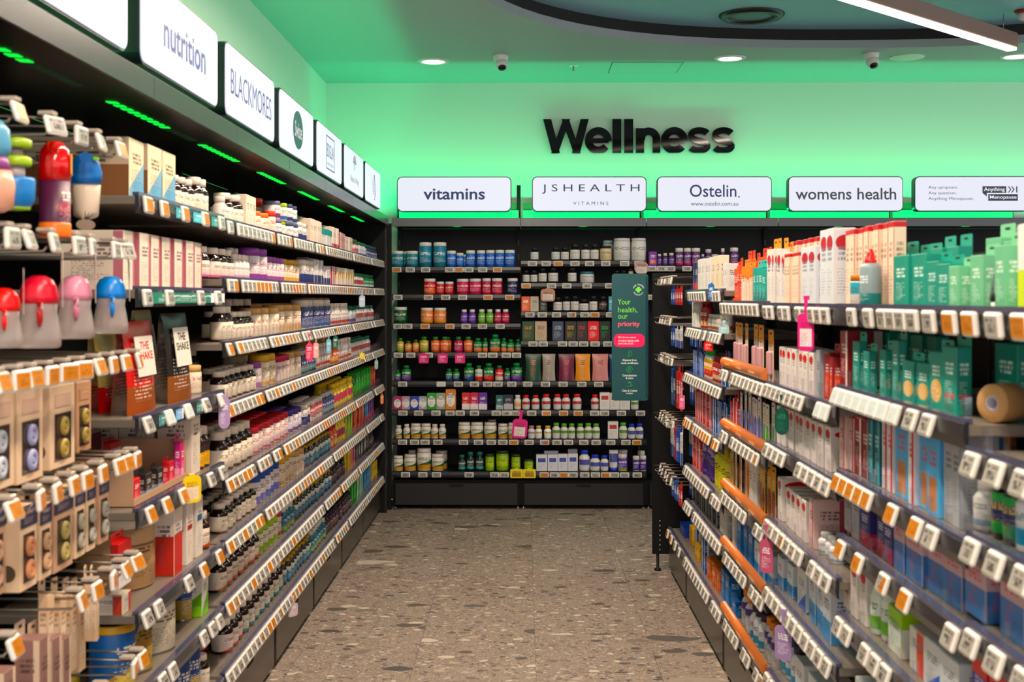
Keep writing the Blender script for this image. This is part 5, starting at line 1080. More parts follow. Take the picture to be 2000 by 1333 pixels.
crt('rtb', 'broad teal carton', 0.115, 0.17, 0.05, TE, '#0c8f7c', '#d8f4ee', 'side', 0.25, 'teal_carton'); pk('rtp', 'teal hanging pack', 0.075, 0.21, 0.03, '#0b8c7a', '#0c8a7a', '#dcf6f0', 'band', 0.25, '#129a86', 'teal_pack'); pk('rtg', 'pale green hanging pack', 0.07, 0.20, 0.03, '#74b890', '#6ab088', '#eef8f0', 'band', 0.25, '#84c49c', 'teal_pack'); crt('ryg', 'white carton with lime foot', 0.12, 0.23, 0.06, '#dce4e0', '#c8dc1c', '#5a7a8a', 'band', 0.48, 'lime_carton'); sty('rbk', 'tube', 'gel_tube', 'tube', 'black squeeze tube standing on its cap', 0.07, 0.16, m=prt('#15181c', '#3a6a8c', '#c0d0d8', 'panel', None, 0.6), cap=M('#e8d8cc', 0.4))
pk('rts', 'slim teal wrap pack', 0.055, 0.20, 0.02, '#0b877a', '#0c8478', '#d8f4ee', 'side', 0.3, '#12a896', 'teal_pack', ); pk('rtm', 'teal pack with tan bandage picture', 0.07, 0.19, 0.025, '#0c8c7e', '#d8a85c', '#e8f8f4', 'blob', 0.34, '#14ac9a', 'teal_pack', b=0.2); pk('rtr', 'teal pack with red stripe', 0.09, 0.21, 0.03, '#0c8a7c', '#c83a5c', '#e0f4f0', 'panel', 0.24, '#14aa98', 'teal_pack', b=0.3)
cd('roc', 'white card with orange top and pink panel', 0.075, 0.20, '#dcd2c8', '#e09a2c', '#8a5a4a', 'top', 0.3, bl=M('#c89aa0', 0.3)); cd('rob', 'white card with orange top and blue oval', 0.055, 0.17, '#dcd8d8', '#4a64c8', '#c8861c', 'blob', 0.35, b=0.28, bl=CLEAR); cd('roo', 'white card with orange oval', 0.055, 0.185, '#e0d4c4', '#e08a34', '#8a5a2c', 'blob', 0.5, b=0.4); cd('ror', 'gold card with dark red oval', 0.06, 0.19, '#d8a848', '#8c2028', '#f0d8a0', 'blob', 0.32, b=0.26); cd('rog', 'white card with green oval', 0.05, 0.17, '#dcdcd0', '#2fae48', '#d8902c', 'blob', 0.3, b=0.25)
crt('rmb', 'white plaster box with red shield', 0.058, 0.135, 0.12, '#e0d8d4', '#c0282c', '#7a6a70', 'blob', 0.84, 'plaster_box', b=0.10); crt('rmm', 'dark red plaster box', 0.07, 0.14, 0.09, '#7c1820', '#d8ccc8', '#e8d0d0', 'side', 0.25, 'plaster_box'); pk('rrd', 'red hanging pack with orange sticks', 0.07, 0.15, 0.03, '#8c1c24', '#d8502c', '#f0d0c8', 'panel', 0.05, '#a82028', b=0.6); crt('rha', 'pale blue bandage box with red heading', 0.085, 0.18, 0.10, '#5aa8dc', '#b8865c', '#c81c2c', 'panel', 0.05, 'bandage_box', b=0.45); crt('rhs', 'white and red slim bandage box', 0.04, 0.17, 0.10, '#d8dce4', '#c81c2c', '#c81c2c', 'side', 0.4, 'bandage_box'); crt('rgy', 'grey lined carton', 0.10, 0.18, 0.08, '#a8aab0', '#2c4a80', '#5a6070', 'side', 0.1, 'grey_carton'); crt('rgt', 'dark teal carton', 0.05, 0.15, 0.09, '#1c5a66', '#3a9aa8', '#e0eef0', 'side', 0.4, 'plaster_box'); crt('rpk', 'pale pink plaster box', 0.05, 0.14, 0.10, '#d8b8b4', '#b04a58', '#6a4a50', 'side', 0.25, 'plaster_box')
bot('rdk', 'black bottle with yellow and green bands', 0.075, 0.16, '#15161a', '#15161a', '#24306a', '#1f9a4c', '#e8c81c', 'both', 0.3, 'sunscreen_bottle'); bot('rdb', 'white and blue bottle', 0.07, 0.13, '#e0e0e4', '#dcdce4', '#dce0e8', '#2c90b8', '#4a5a70', 'band', 0.4, 'lotion_bottle'); bot('rbr', 'brown glass bottle with orange label', 0.06, 0.13, '#2a1a14', 'amber', '#a8502c', '#7a3a24', '#f0d8c0', 'band', 0.3, 'lotion_bottle')
crt('rba', 'pink and blue plaster box', 0.11, 0.17, 0.05, '#c4a4ac', '#3f74b4', '#c02c34', 'band', 0.5, 'plaster_box', title='#c82c34'); crt('rbb', 'navy and red plaster box', 0.08, 0.10, 0.12, '#2c2c6c', '#b82c50', '#d8d8ec', 'band', 0.35, 'plaster_box'); crt('rlb', 'white and pale blue plaster box', 0.08, 0.13, 0.09, '#d4dce4', '#4a94d0', '#2c4a80', 'band', 0.4, 'plaster_box')
crt('rlg', 'white and lime carton', 0.09, 0.10, 0.12, '#dce4dc', '#9ccc1c', '#2c6a3a', 'top', 0.35, 'lime_carton'); crt('ror2', 'white and orange carton', 0.09, 0.09, 0.10, '#e4e0dc', '#d8502c', '#8a8a90', 'side', 0.5, 'lime_carton'); crt('rww', 'white carton with blue corner', 0.11, 0.10, 0.10, '#d4d8dc', '#3a6ac8', '#6a7080', 'swoosh', 0.25, 'medicine_carton', title='#3a6ac8'); crt('rvb', 'violet blue and red carton', 0.08, 0.14, 0.06, '#2c2c9c', '#d83a28', '#e8e0f0', 'both', 0.3, 'medicine_carton'); bot('rgb', 'green-capped white bottle', 0.05, 0.14, '#1f7a3c', '#dce4dc', '#dce4dc', '#7ab84a', '#3a6a4a', 'band', 0.4, 'lotion_bottle')
bot('rwv', 'white tablet bottle', 0.05, 0.09, '#e0dcdc', '#dcd8d8', '#dcd8d8', '#8aa0b8', '#606878', 'band', 0.2, 'tablet_bottle'); bot('rov', 'bottle with orange cap and violet collar', 0.055, 0.14, '#d8862c', '#d0ccd0', '#d8d4d8', '#4a3480', '#505060', 'top', 0.3, 'lotion_bottle'); bot('rkc', 'white bottle with navy cap', 0.055, 0.13, '#1c2040', '#d8d8dc', '#d8d8dc', '#4a9ac0', '#505060', 'band', 0.35, 'lotion_bottle')
sty('rpt', 'tube', 'gel_tube', 'tube', 'purple squeeze tube', 0.04, 0.16, m=prt('#4a2a80', '#6a48a0', '#e0d8f0', 'plain'), cap=M('#3a2068', 0.4)); sty('rys', 'spray', 'aerosol_can', 'aerosol', 'yellow aerosol can', 0.06, 0.185, lab=prt('#dcd41c', '#b8a81c', '#3a3a20', 'plain'), cap=M('#d8c81c', 0.4)); crt('rbu', 'bright blue pack', 0.09, 0.15, 0.05, '#2c7cc8', '#1c5aa0', '#d8ecf8', 'top', 0.3, 'blue_pack', cat='pack'); pk('rmx', 'red and white brush pack', 0.035, 0.17, 0.02, '#c02430', '#e0dcdc', '#ffffff', 'side', 0.4, '#b81c28', 'brush_pack'); pk('rbx', 'blue and white brush pack', 0.035, 0.17, 0.02, '#1c4c9c', '#dce4f0', '#ffffff', 'side', 0.4, '#1c4c9c', 'brush_pack'); pk('rkx', 'black and silver brush pack', 0.035, 0.16, 0.02, '#1c1c20', '#a8a8b0', '#e0e0e0', 'side', 0.4, '#1c1c20', 'brush_pack'); bot('rmw', 'small mouthwash bottle with green cap', 0.045, 0.13, '#2c9a3c', '#c8d4c8', '#d8a040', '#c83a28', '#ffffff', 'band', 0.4, 'mouthwash_bottle'); bot('rmr', 'small red bottle', 0.045, 0.11, '#8c1c20', '#9c2428', '#a82c30', '#d8a878', '#ffffff', 'band', 0.3, 'mouthwash_bottle'); bot('rms', 'small clear bottle', 0.03, 0.07, '#d0d0d4', '#b8a898', '#c8c0bc', '#8a5030', '#555555', 'band', 0.3, 'mouthwash_bottle')
crt('rbo', 'dark blue book-shaped pack', 0.12, 0.03, 0.15, '#1c3c9c', '#16307c', '#c8d4f0', 'plain', name='blue_pack', cat='pack'); crt('ryb', 'yellow small carton', 0.08, 0.08, 0.05, '#e0b01c', '#c8901c', '#4a3a10', 'band', 0.3, 'yellow_carton'); crt('rop', 'orange pack in an open box', 0.09, 0.09, 0.04, '#d8741c', '#b8501c', '#f8e0c0', 'photo', 0.5, 'orange_pack', cat='pack', title='#f0c060')
zr = {k: [z+0.0205 for z in v] for k, v in ZR.items()}
def RR(k, r, items):
    for it in items:
        x0, x1, st = it[:3]; kw = dict(it[3]) if len(it) > 3 else {}
        block('R', r, zr[k][r], x0, x1, st, nrows=len(zr[k]), **kw)
RR(1, 0, [(1349,1359,'rnv'),(1360,1384,'rwc',dict(n=5)),(1386,1406,'rzn',dict(n=2)),(1408,1420,'rwc',dict(h=0.11,n=2))])
RR(1, 0, [(1362,1385,'rnv',dict(inset=0.10,n=4,h=0.17))])
RR(1, 1, [(1350,1362,'rwc',dict(h=0.12)),(1363,1376,'rmr',dict(h=0.14,n=2)),(1377,1404,'rms',dict(n=8,deep=2)),(1405,1418,'rms',dict(n=4,h=0.11))]); RR(1, 2, [(1352,1372,'rbx',dict(h=0.13)),(1373,1386,'rmw',dict(n=3)),(1387,1402,'rmr',dict(n=3)),(1403,1418,'rbx',dict(n=3,h=0.14))]); RR(1, 3, [(1352,1372,'rmx',dict(n=8)),(1373,1390,'rmx',dict(n=4)),(1391,1418,'rbx',dict(n=8))]); RR(1, 4, [(1350,1366,'rmx',dict(n=8)),(1367,1390,'rpt',dict(n=8)),(1391,1418,'rys',dict(n=4))]); RR(1, 5, [(1350,1372,'rkx',dict(n=8,h=0.12)),(1373,1400,'rkx',dict(n=7,h=0.12)),(1401,1418,'rwc',dict(h=0.12,n=3))])
RR(1, 6, [(1352,1364,'ryb',dict(n=1,w=0.1)),(1366,1378,'rbx',dict(n=2,h=0.2)),(1379,1402,'rop',dict(n=4)),(1403,1418,'rbu',dict(n=2,h=0.12))])
RR(2, 0, [(1424,1444,'rht',dict(n=3)),(1445,1466,'rho',dict(n=5)),(1467,1494,'rtl',dict(n=4)),(1495,1508,'rwt',dict(n=2))]); RR(2, 0, [(1450,1500,'rht',dict(n=5,inset=0.08,h=0.20))])
RR(2, 1, [(1424,1505,'roc',dict(n=6,h=0.185))]); RR(2, 2, [(1422,1438,'rmx',dict(n=3,h=0.15)),(1439,1482,'rob',dict(n=6)),(1483,1506,'rog',dict(n=3))]); RR(2, 3, [(1424,1436,'roo',dict(n=2,h=0.15)),(1437,1462,'roo',dict(n=3)),(1463,1474,'rwc',dict(n=2,h=0.17)),(1475,1506,'ror',dict(n=4))]); RR(2, 4, [(1424,1434,'rwc',dict(h=0.14,n=1)),(1435,1468,'rbu',dict(n=3)),(1470,1506,'rlb',dict(n=3,h=0.12))]); RR(2, 5, [(1424,1440,'rbu',dict(n=1,h=0.06)),(1441,1460,'rov',dict(n=2)),(1461,1482,'rkc',dict(n=3)),(1483,1506,'rov',dict(n=3))])
RR(3, 0, [(1512,1530,'rwt',dict(n=2)),(1531,1560,'rst',dict(n=5,h=0.16)),(1562,1592,'rwb',dict(n=2,h=0.17)),(1594,1622,'rwb',dict(n=2,h=0.21))]); RR(3, 0, [(1526,1596,'rst',dict(n=6,inset=0.125,h=0.215))])
RR(3, 1, [(1512,1590,'rmb',dict(n=7,h=0.118)),(1592,1604,'rgy',dict(n=1,w=0.05,h=0.13)),(1605,1622,'rrd',dict(n=2))]); RR(3, 2, [(1514,1622,'rmb',dict(n=9,h=0.12))]); RR(3, 3, [(1512,1530,'rmb',dict(n=1)),(1531,1575,'rmb',dict(n=4,h=0.12)),(1577,1590,'rpk',dict(n=1))]); RR(3, 3, [(1592,1622,'rwv',dict(n=3,h=0.06))]); RR(3, 4, [(1512,1545,'rlb',dict(n=2,h=0.1)),(1547,1570,'rww',dict(n=1,h=0.12)),(1572,1622,'rlb',dict(n=3,h=0.15))]); RR(3, 5, [(1512,1545,'rkc',dict(n=3)),(1547,1622,'rww',dict(n=3,h=0.12))])
RR(4, 0, [(1646,1740,'rst',dict(n=8,h=0.20,inset=0.06)),]); RR(4, 0, [(1645,1662,'rot',dict(n=1,inset=0.005)),(1664,1686,'rsp',dict(n=1,inset=0.005,w=0.05))]); RR(4, 0, [(1742,1800,'rtb',dict(n=2,h=0.115)),(1802,1850,'rtp',dict(n=2,h=0.115)),(1852,1870,'rtg',dict(n=1,h=0.10))]); RR(4, 0, [(1744,1866,'rtp',dict(n=5,inset=0.10,h=0.155))])
RR(4, 1, [(1636,1656,'rmm',dict(n=1)),(1658,1676,'rts',dict(n=1,h=0.15)),(1680,1700,'rts',dict(n=1,h=0.115)),(1702,1726,'rts',dict(n=1,h=0.125)),(1728,1752,'rts',dict(n=1,h=0.155)),(1754,1808,'rtm',dict(n=2,h=0.115)),(1810,1838,'rtm',dict(n=1,h=0.14)),(1836,1858,'rtr',dict(n=1,h=0.155,w=0.07))]); RR(4, 1, [(1722,1830,'rtp',dict(n=4,inset=0.125,h=0.165))])
RR(4, 2, [(1638,1660,'rpk',dict(n=2)),(1661,1690,'rmm',dict(n=2)),(1691,1712,'rgt',dict(n=2)),(1713,1726,'rhs',dict(n=1)),(1727,1738,'rhs',dict(n=1)),(1740,1768,'rha',dict(n=1)),(1770,1784,'rhs',dict(n=1)),(1786,1830,'rha',dict(n=2,h=0.17)),(1832,1870,'rgy',dict(n=2))])
RR(4, 3, [(1640,1672,'rgy',dict(n=2,h=0.12)),(1674,1700,'rbb',dict(n=1)),(1702,1740,'rbb',dict(n=2)),(1742,1766,'rba',dict(n=1,w=0.07)),(1768,1800,'rba',dict(n=1)),(1802,1866,'rba',dict(n=2))]); RR(4, 4, [(1640,1690,'rmb',dict(n=3)),(1692,1720,'rgb',dict(n=2)),(1722,1758,'rlg',dict(n=1,w=0.1)),(1760,1800,'ror2',dict(n=1,w=0.1)),(1802,1870,'rww',dict(n=2))]); RR(4, 5, [(1660,1840,'rww',dict(n=5))])
RR(5, 0, [(1890,1908,'rtg',dict(n=1,h=0.12,w=0.06)),(1914,1932,'rbk',dict(n=1,w=0.05,h=0.10)),(1936,1962,'rtg',dict(n=1,h=0.145)),(1966,2060,'ryg',dict(n=1,w=0.16,h=0.145))]); RR(5, 0, [(1915,1985,'rtg',dict(n=2,inset=0.11,h=0.165))])
RR(5, 1, [(2052,2090,'rbr',dict(n=1,h=0.12))]); RR(5, 2, [(1885,1915,'rwv',dict(n=1)),(1918,1945,'rdk',dict(n=1)),(1948,1968,'rdk',dict(n=1,w=0.055,h=0.13)),(1972,2030,'rdb',dict(n=2))]); RR(5, 3, [(1900,1990,'rba',dict(n=2)),(1992,2060,'rdb',dict(n=1))]); RR(5, 4, [(1900,1960,'rvb',dict(n=2)),(1962,2040,'rlb',dict(n=2))])
# ================================================================== peg bays, hanging goods, talkers, blade sign
def peg_hook(run, a, z, lab, kind, length=0.30, yaw=0.0, front=0.09, tilt=0.2):
    """Wire hook reaching out to the aisle with a price tag at its end; a = position along the run."""
    loc, rot = frame_for(run, a, z)
    t = thing('peg_hook', lab, 'hook', loc, rot, 'peg hooks with price tags')
    ob('prong', cached(('prong', length), lambda: G().tube([(0,-front+0.005,-0.012),(0,-front+0.012,-0.02),(0,0.0,-0.022),(0,SD-0.0,-0.022)], 0.0028, 6).mesh('prong', STEEL)), t)
    ob('tag_arm', cached(('arm', length), lambda: G().tube([(0,-front,0.010),(0,0.0,0.014),(0,SD-0.0,0.018)], 0.0024, 6).mesh('tag_arm', mat('#6a625a', 0.3, 0.6))), t)
    ob('end_clip', cached('clip', lambda: G().box(-0.012, 0.012, -0.008, 0.022, -0.003, 0.005, c=0.002).mesh('end_clip', mat('#a89c90', 0.25, 0.0, 0.7))), t, (0, -front, 0.018))
    price_tag(t, 0, -front-0.004, -0.006, kind, -tilt, yaw, 0.86, 1.2)
    return t
ROWW = 'top second third fourth fifth lowest'.split()
PEGL = [(1.805, [(28,'a'),(100,'w'),(150,'w'),(189,'w'),(229,'a'),(-40,'w')]), (1.587, [(14,'w'),(48,'w'),(97,'w'),(146,'w'),(172,'w'),(218,'w'),(240,'w')]),
        (1.342, [(-4,'a'),(32,'a'),(60,'a'),(92,'a'),(127,'a'),(155,'a'),(188,'a'),(214,'a'),(239,'a'),(264,'a')]),
        (1.12, [(18,'a'),(70,'a'),(103,'a'),(136,'a'),(162,'a'),(193,'a'),(226,'a'),(243,'a'),(260,'a')]), (0.885, [(152,'a'),(182,'a'),(213,'a'),(240,'a'),(262,'a'),(20,'a')]), (0.655, [(-30,'a'),(30,'a'),(80,'a'),(255,'a'),(272,'a'),(200,'a')])]
rp = random.Random(5)
XP = XF + 0.09
for r, (z, tags) in enumerate(PEGL):
    n_ = {}
    for i, (px, kd) in enumerate(sorted(tags)):
        a = along_side(px, XP)
        peg_hook('L', max(1.98, min(a, 3.05)), z, f'{ORD[i+1]} wire peg hook with price tag in the {ROWW[r]} row, left peg bay', kd, yaw=rp.choice((-0.12, 0.0, 0.08, 0.15, -0.05, 0.2, -0.3)), tilt=rp.uniform(0.0, 0.4))
t = thing('peg_rail_frame', 'black crossbars carrying the wire hooks of the left peg bay', 'frame', (XF, 2.52, 0), (0,0,pi/2))
for (z, _) in PEGL:
    g = G(); g.box(-0.545, 0.53, SD-0.012, SD+0.008, -0.03, 0.0); ob('crossbar', g.mesh('crossbar', mat('#2c3442', 0.3, 0.3)), t, (0, 0, z-0.008))
# --- sippy cups and other baby goods on the upper rows (hang from hooks, front to the aisle)
FROST = mat('#cdc0bc', 0.25, 0.0, 0.5, trans=0.45, alpha=0.72)
def hang_loc(px, X, z): return (X, along_side(px, X), z)
def sippy(px, ytop, ybot, col, lab, X=-0.90, dark=None, s_=1.0):
    Y = along_side(px, X); zt, zb = height(ytop, X, Y), height(ybot, X, Y); h = zt-zb; r = h*0.29*s_
    t = thing('sippy_cup', lab, 'cup', (X, Y, zb), (0,0,pi/2+0.4), 'hanging sippy cups')
    g = G(); g.lathe([(r*0.86,0),(r*0.98,h*0.025),(r*0.99,h*0.16),(r*0.88,h*0.36),(r*0.80,h*0.48),(r*0.84,h*0.62)], 24); ob('cup_body', g.mesh('cup_body', FROST), t)
    g = G(); g.lathe([(r*0.86,0),(r*0.88,h*0.09),(r*0.84,h*0.15),(r*0.80,h*0.22),(r*0.62,h*0.32),(r*0.28,h*0.37),(0.001,h*0.375)], 24, cap1=False); ob('lid', g.mesh('lid', M(col, 0.3)), t, (0,0,h*0.6))
    for s2 in (-1, 1):
        g = G(); g.tube([(s2*r*0.8,0,h*0.64),(s2*r*1.25,0,h*0.60),(s2*r*1.38,0,h*0.48),(s2*r*1.3,0,h*0.36),(s2*r*1.1,0,h*0.3)], [r*0.1,r*0.14,r*0.15,r*0.13,r*0.08], 8); ob('handle', g.mesh('handle', M(dark or col, 0.3)), t)
    g = G(); g.prism([(-r*0.7,h*0.55),(-r*0.5,h*0.56),(r*0.3,h*1.2),(r*0.55,h*1.28),(-r*0.5,h*1.3),(-r*0.75,h*1.2)], -r*1.02, -r*1.0); ob('hang_card', g.mesh('hang_card', M('#e2d4c6', 0.5)), t)
sippy(8, 560, 680, '#d8281c', 'clear sippy cup with orange-red lid at the end of its row'); sippy(76, 535, 680, '#d42040', 'clear sippy cup with crimson lid and handles on a hook', dark='#a81428'); sippy(146, 535, 662, '#d890a8', 'clear sippy cup with pale pink lid on a hook', dark='#c87a98'); sippy(216, 537, 652, '#2c80d0', 'clear sippy cup with sky blue lid and handles')
def lathe_thing(name, lab, cat, px, ytop, ybot, X, parts, tilt=(0,0)):
    Y = along_side(px, X); zt, zb = height(ytop, X, Y), height(ybot, X, Y); h = zt-zb
    t = thing(name, lab, cat, (X, Y, zb), (tilt[0], tilt[1], pi/2+0.35))
    for pn, prof, m in parts:
        g = G(); g.lathe([(a*h, b*h) for a, b in prof], 22, cap0=True, cap1=True); ob(pn, g.mesh(pn, m), t)
    return t
lathe_thing('snack_cup', 'blue snack cup with lime rims hung on the top peg row', 'cup', 30, 270, 408, -0.89, [('bowl', [(0.10,0.0),(0.2,0.02),(0.26,0.12),(0.27,0.40),(0.25,0.44)], M('#2c74b8', 0.3)), ('foot_ring', [(0.14,-0.02),(0.2,-0.01),(0.2,0.03),(0.14,0.035)], M('#8cb81c', 0.35)), ('stem', [(0.13,0.44),(0.13,0.6)], M('#b8a8a4', 0.3)), ('collar', [(0.2,0.6),(0.22,0.63),(0.22,0.71),(0.18,0.74)], M('#9cb82c', 0.35)), ('neck', [(0.10,0.74),(0.10,0.86)], M('#8a7a78', 0.3)), ('lid', [(0.2,0.86),(0.22,0.89),(0.22,0.97),(0.15,1.0)], M('#94b02c', 0.35))])
lathe_thing('teether_cup', 'peach and violet teether at the near end of the top peg row', 'teether', -12, 235, 415, -0.89, [('base', [(0.1,0),(0.2,0.05),(0.22,0.3),(0.18,0.45)], M('#d8a08a', 0.35)), ('band', [(0.14,0.45),(0.17,0.5),(0.14,0.6)], M('#7a3a78', 0.4)), ('head', [(0.14,0.6),(0.18,0.7),(0.16,0.9),(0.08,1.0)], M('#5a94b0', 0.35))])
def snack_pack():
    X = -0.90; Y = along_side(107, X); zt, zb = height(276, X, Y), height(452, X, Y); h = zt-zb; r = h*0.165
    t = thing('straw_cup', 'purple patterned straw cup with glossy red lid', 'cup', (X, Y, zb), (0,0,pi/2+0.3))
    g = G(); g.lathe([(r*0.96,0),(r,h*0.03),(r,h*0.56)], 24, vr=(0, h*0.56)); ob('sleeve', g.mesh('sleeve', prt('#4a1838', '#8a3048', '#d8b8a8', 'blob', '#e0c8b8', 0.45, 0.16)), t)
    g = G(); g.lathe([(r*1.02,0),(r*1.02,h*0.2),(r*0.92,h*0.34),(r*0.5,h*0.43),(0.001,h*0.44)], 24, cap1=False); ob('lid', g.mesh('lid', mat('#c41410', 0.15, coat=0.4)), t, (0,0,h*0.56))
    g = G(); g.lathe([(r*0.98,-0.012),(r*1.05,-0.008),(r*1.05,0.012),(r*1.0,0.016)], 24); ob('base_ring', g.mesh('base_ring', M('#e87a10', 0.35)), t)
    g = G(); g.prism(rrect(r*0.9, h*0.24, r*0.2, 3), -r*1.1, -r*1.02); ob('sticker', g.mesh('sticker', M('#e89a40', 0.35)), t, (0,0,h*0.74))
snack_pack()
def curved_bottle():
    X = -0.91; Y = along_side(168, X); zt, zb = height(302, X, Y), height(440, X, Y); h = zt-zb
    t = thing('angled_bottle', 'angled feeding bottle with bright blue hood', 'bottle', (X, Y, zb), (0, 0.0, pi/2+0.3))
    g = G(); g.tube([(-0.1*h,0,0),(0,0,0.15*h),(0.06*h,0,0.45*h),(0.05*h,0,0.62*h)], [0.13*h,0.17*h,0.19*h,0.20*h], 16); ob('body', g.mesh('body', M('#d8c6b4', 0.35)), t)
    g = G(); g.tube([(0.05*h,0,0.6*h),(0.03*h,0,0.75*h),(-0.06*h,0,0.88*h),(-0.2*h,0,0.94*h)], [0.215*h,0.22*h,0.18*h,0.08*h], 16); ob('hood', g.mesh('hood', M('#1c64ac', 0.3)), t)
    g = G(); g.lathe([(0.001,0),(0.04*h,0.0),(0.05*h,0.02*h),(0.03*h,0.05*h)], 12); ob('valve', g.mesh('valve', M('#8cd01c', 0.4)), t, (-0.2*h, -0.02, 0.9*h))
curved_bottle()
# --- soother boxes with windows
def soother_box(px0, px1, ytop, ybot, X, lab, card, topc, ring, top=True, side='#c89a7c'):
    Y0, Y1 = along_side(px0, X), along_side(px1, X); w = abs(Y1-Y0); Yc = (Y0+Y1)/2; zt, zb = height(ytop, X, Yc), height(ybot, X, Yc); h = zt-zb; d = 0.05
    t = thing('soother_box', lab, 'box', (X, Yc, zb), (0,0,pi/2), 'soother boxes on pegs')
    g = G(); g.box(-w/2, w/2, 0, d, 0, h, c=0.0015); ob('carton', g.mesh('carton', M(card, 0.55)), t)
    g = G(); g.box(-w*0.33, w*0.33, -0.001, 0.001, h*0.09, h*0.66); wn = ob('window', g.mesh('window', M('#3a2c28', 0.15)), t)
    for q, zz in enumerate((0.23, 0.50)):
        g = G(); n = 16; R = min(w*0.30, h*0.12)
        g.lathe([(R*0.45,-0.001),(R*0.95,-0.003),(R,0.0),(R*0.95,0.004),(R*0.6,0.006),(R*0.4,0.003)], 20, cap0=False, cap1=False); s_ = ob('soother', g.mesh('soother', M(ring, 0.4)), t, (0, -0.003, h*zz), (radians(90),0,0))
        g = G(); g.lathe([(R*0.3,0.0),(R*0.3,0.003),(R*0.2,0.0045)], 12); ob('knob', g.mesh('knob', M(ring, 0.4)), s_)
    g = G(); g.box(-w*0.33 if not top else -w/2, w*0.33 if not top else w/2, -0.0016, 0.0, h*0.74, h*(0.9 if not top else 0.995)); ob('brand_panel', g.mesh('brand_panel', prt(topc, topc, '#c8b0a8', 'plain')), t)
    g = G(); g.lathe([(0.016,0),(0.016,0.0008)], 18); ob('side_hole', g.mesh('side_hole', M('#4a3a26', 0.6)), t, (-w/2-0.0006, d*0.5, h*0.22), (0, radians(90), 0))
    g = G(); g.prism(rrect(w*0.6, 0.04, 0.01, 3), d-0.002, d); ob('hang_tab', g.mesh('hang_tab', M(card, 0.55)), t, (0,0,h+0.008))
CB = '#d8bca0'
for (a, b, yt, yb, ring, card, w_) in ((-32, 28, 768, 958, '#b8bcc8', CB, 'nearest cream'), (34, 84, 760, 940, '#9a9cc0', CB, 'second cream'), (98, 146, 752, 912, '#a08a4c', CB, 'third cream')): soother_box(a, b, yt, yb, -0.93, f'{w_} soother box with window in the third peg row', card, '#caa894', ring, False)
soother_box(150, 178, 745, 882, -1.0, 'plain tan soother box at the far end of the third peg row', '#b88c6c', '#b88c6c', '#a08a4c', False)
for i, (a, b, yt, yb, ring) in enumerate(((-30, 12, 985, 1168, '#c8a088'), (40, 72, 985, 1150, '#c88a68'), (78, 100, 985, 1130, '#c8a080'), (106, 142, 960, 1112, '#b0a068'), (147, 166, 950, 1088, '#a8a090'), (170, 186, 940, 1075, '#b0aca0'), (194, 212, 930, 1060, '#a8a498'))): soother_box(a, b, yt, yb, -0.93, f'{ORD[i+1]} soother box with dark heading in the fourth peg row', '#b8947a' if i % 3 == 0 else CB, '#2c2c44', ring, True)
# --- flat cards and slim boxes on the lower rows
sty('hcd', 'packet', 'comb_card', 'card', 'cream hanging card with wooden brush', 0.06, 0.24, 0.02, m=prt('#d8b898', '#e8d4bc', '#6a4a3a', 'panel', None, 0.2, 0.7), tab=M('#dcc4aa', 0.5)); sty('hcm', 'packet', 'comb_card', 'card', 'mauve hanging box with cream edge', 0.07, 0.22, 0.05, m=prt('#8c6a64', '#d8c0a8', '#4a3430', 'side', None, 0.25), tab=M('#d8c0a8', 0.5)); sty('hcs', 'packet', 'pad_pack', 'pack', 'red and white bandage pack on a hook', 0.14, 0.2, 0.03, m=prt('#d8d4d4', '#b82020', '#2c6aa8', 'top', None, 0.3), tab=M('#a81c1c', 0.4)); crt('hbd', 'crushed blister sachet', 0.11, 0.05, 0.10, '#c8bcae', '#b04030', '#4a6a90', 'side', 0.3, 'sachet', cat='sachet')
def hang(st, px, X, ytop, ybot, w, where, d=None, yaw=0.0):
    Y = along_side(px, X); zt, zb = height(ytop, X, Y), height(ybot, X, Y); product(st, (X, Y, zb), pi/2+yaw, where, w=w, h=zt-zb, d=d)
for px in (100, 124, 146, 162): hang('hcd', px, -0.95, 1130, 1310, 0.035, 'fifth row, left peg bay', 0.02)
for px in (180, 192): hang('hcd', px, -0.92, 1105, 1250, 0.03, 'fifth row near end, left peg bay', 0.015, 0.2)
for px, w in ((88, 0.05), (112, 0.05), (132, 0.04)): hang('hcm', px, -0.93, 1215, 1400, w, 'lowest row, left peg bay', 0.05)
hang('hcm', 20, -0.95, 1290, 1400, 0.05, 'lowest row, left peg bay', 0.05)
hang('hcs', 244, -0.99, 1040, 1145, 0.10, 'fifth row, left peg bay', 0.02); 
LR(4, [(240,262,'hbd',dict(n=1,inset=0.03,w=0.07,h=0.05,d=0.08))], z2, 7)
# red price pennant behind the fourth peg row
hang('hcs', 226, -1.12, 855, 905, 0.09, 'fourth row, left peg bay', 0.02)
# --- far peg bay of the right gondola
sty('rfp', 'packet', 'brush_pack', 'pack', 'blue flat brush pack', 0.085, 0.17, 0.012, m=prt('#1c4ca8', '#dce4f4', '#ffffff', 'panel', None, 0.35, 0.6), tab=M('#1c4ca8', 0.4)); sty('rfr', 'packet', 'brush_pack', 'pack', 'red flat brush pack', 0.085, 0.17, 0.012, m=prt('#c01c24', '#f0dcdc', '#ffffff', 'panel', None, 0.4, 0.62), tab=M('#b81820', 0.4)); sty('rfw', 'packet', 'brush_pack', 'pack', 'white flat brush pack', 0.085, 0.17, 0.012, m=prt('#d8d8dc', '#2c4c9c', '#505868', 'band', None, 0.4), tab=M('#d8d8dc', 0.4)); sty('rfk', 'packet', 'brush_pack', 'pack', 'black flat brush pack', 0.08, 0.24, 0.012, m=prt('#1c1c20', '#c0c0c8', '#e0e0e0', 'panel', None, 0.45, 0.65), tab=M('#26262c', 0.4))
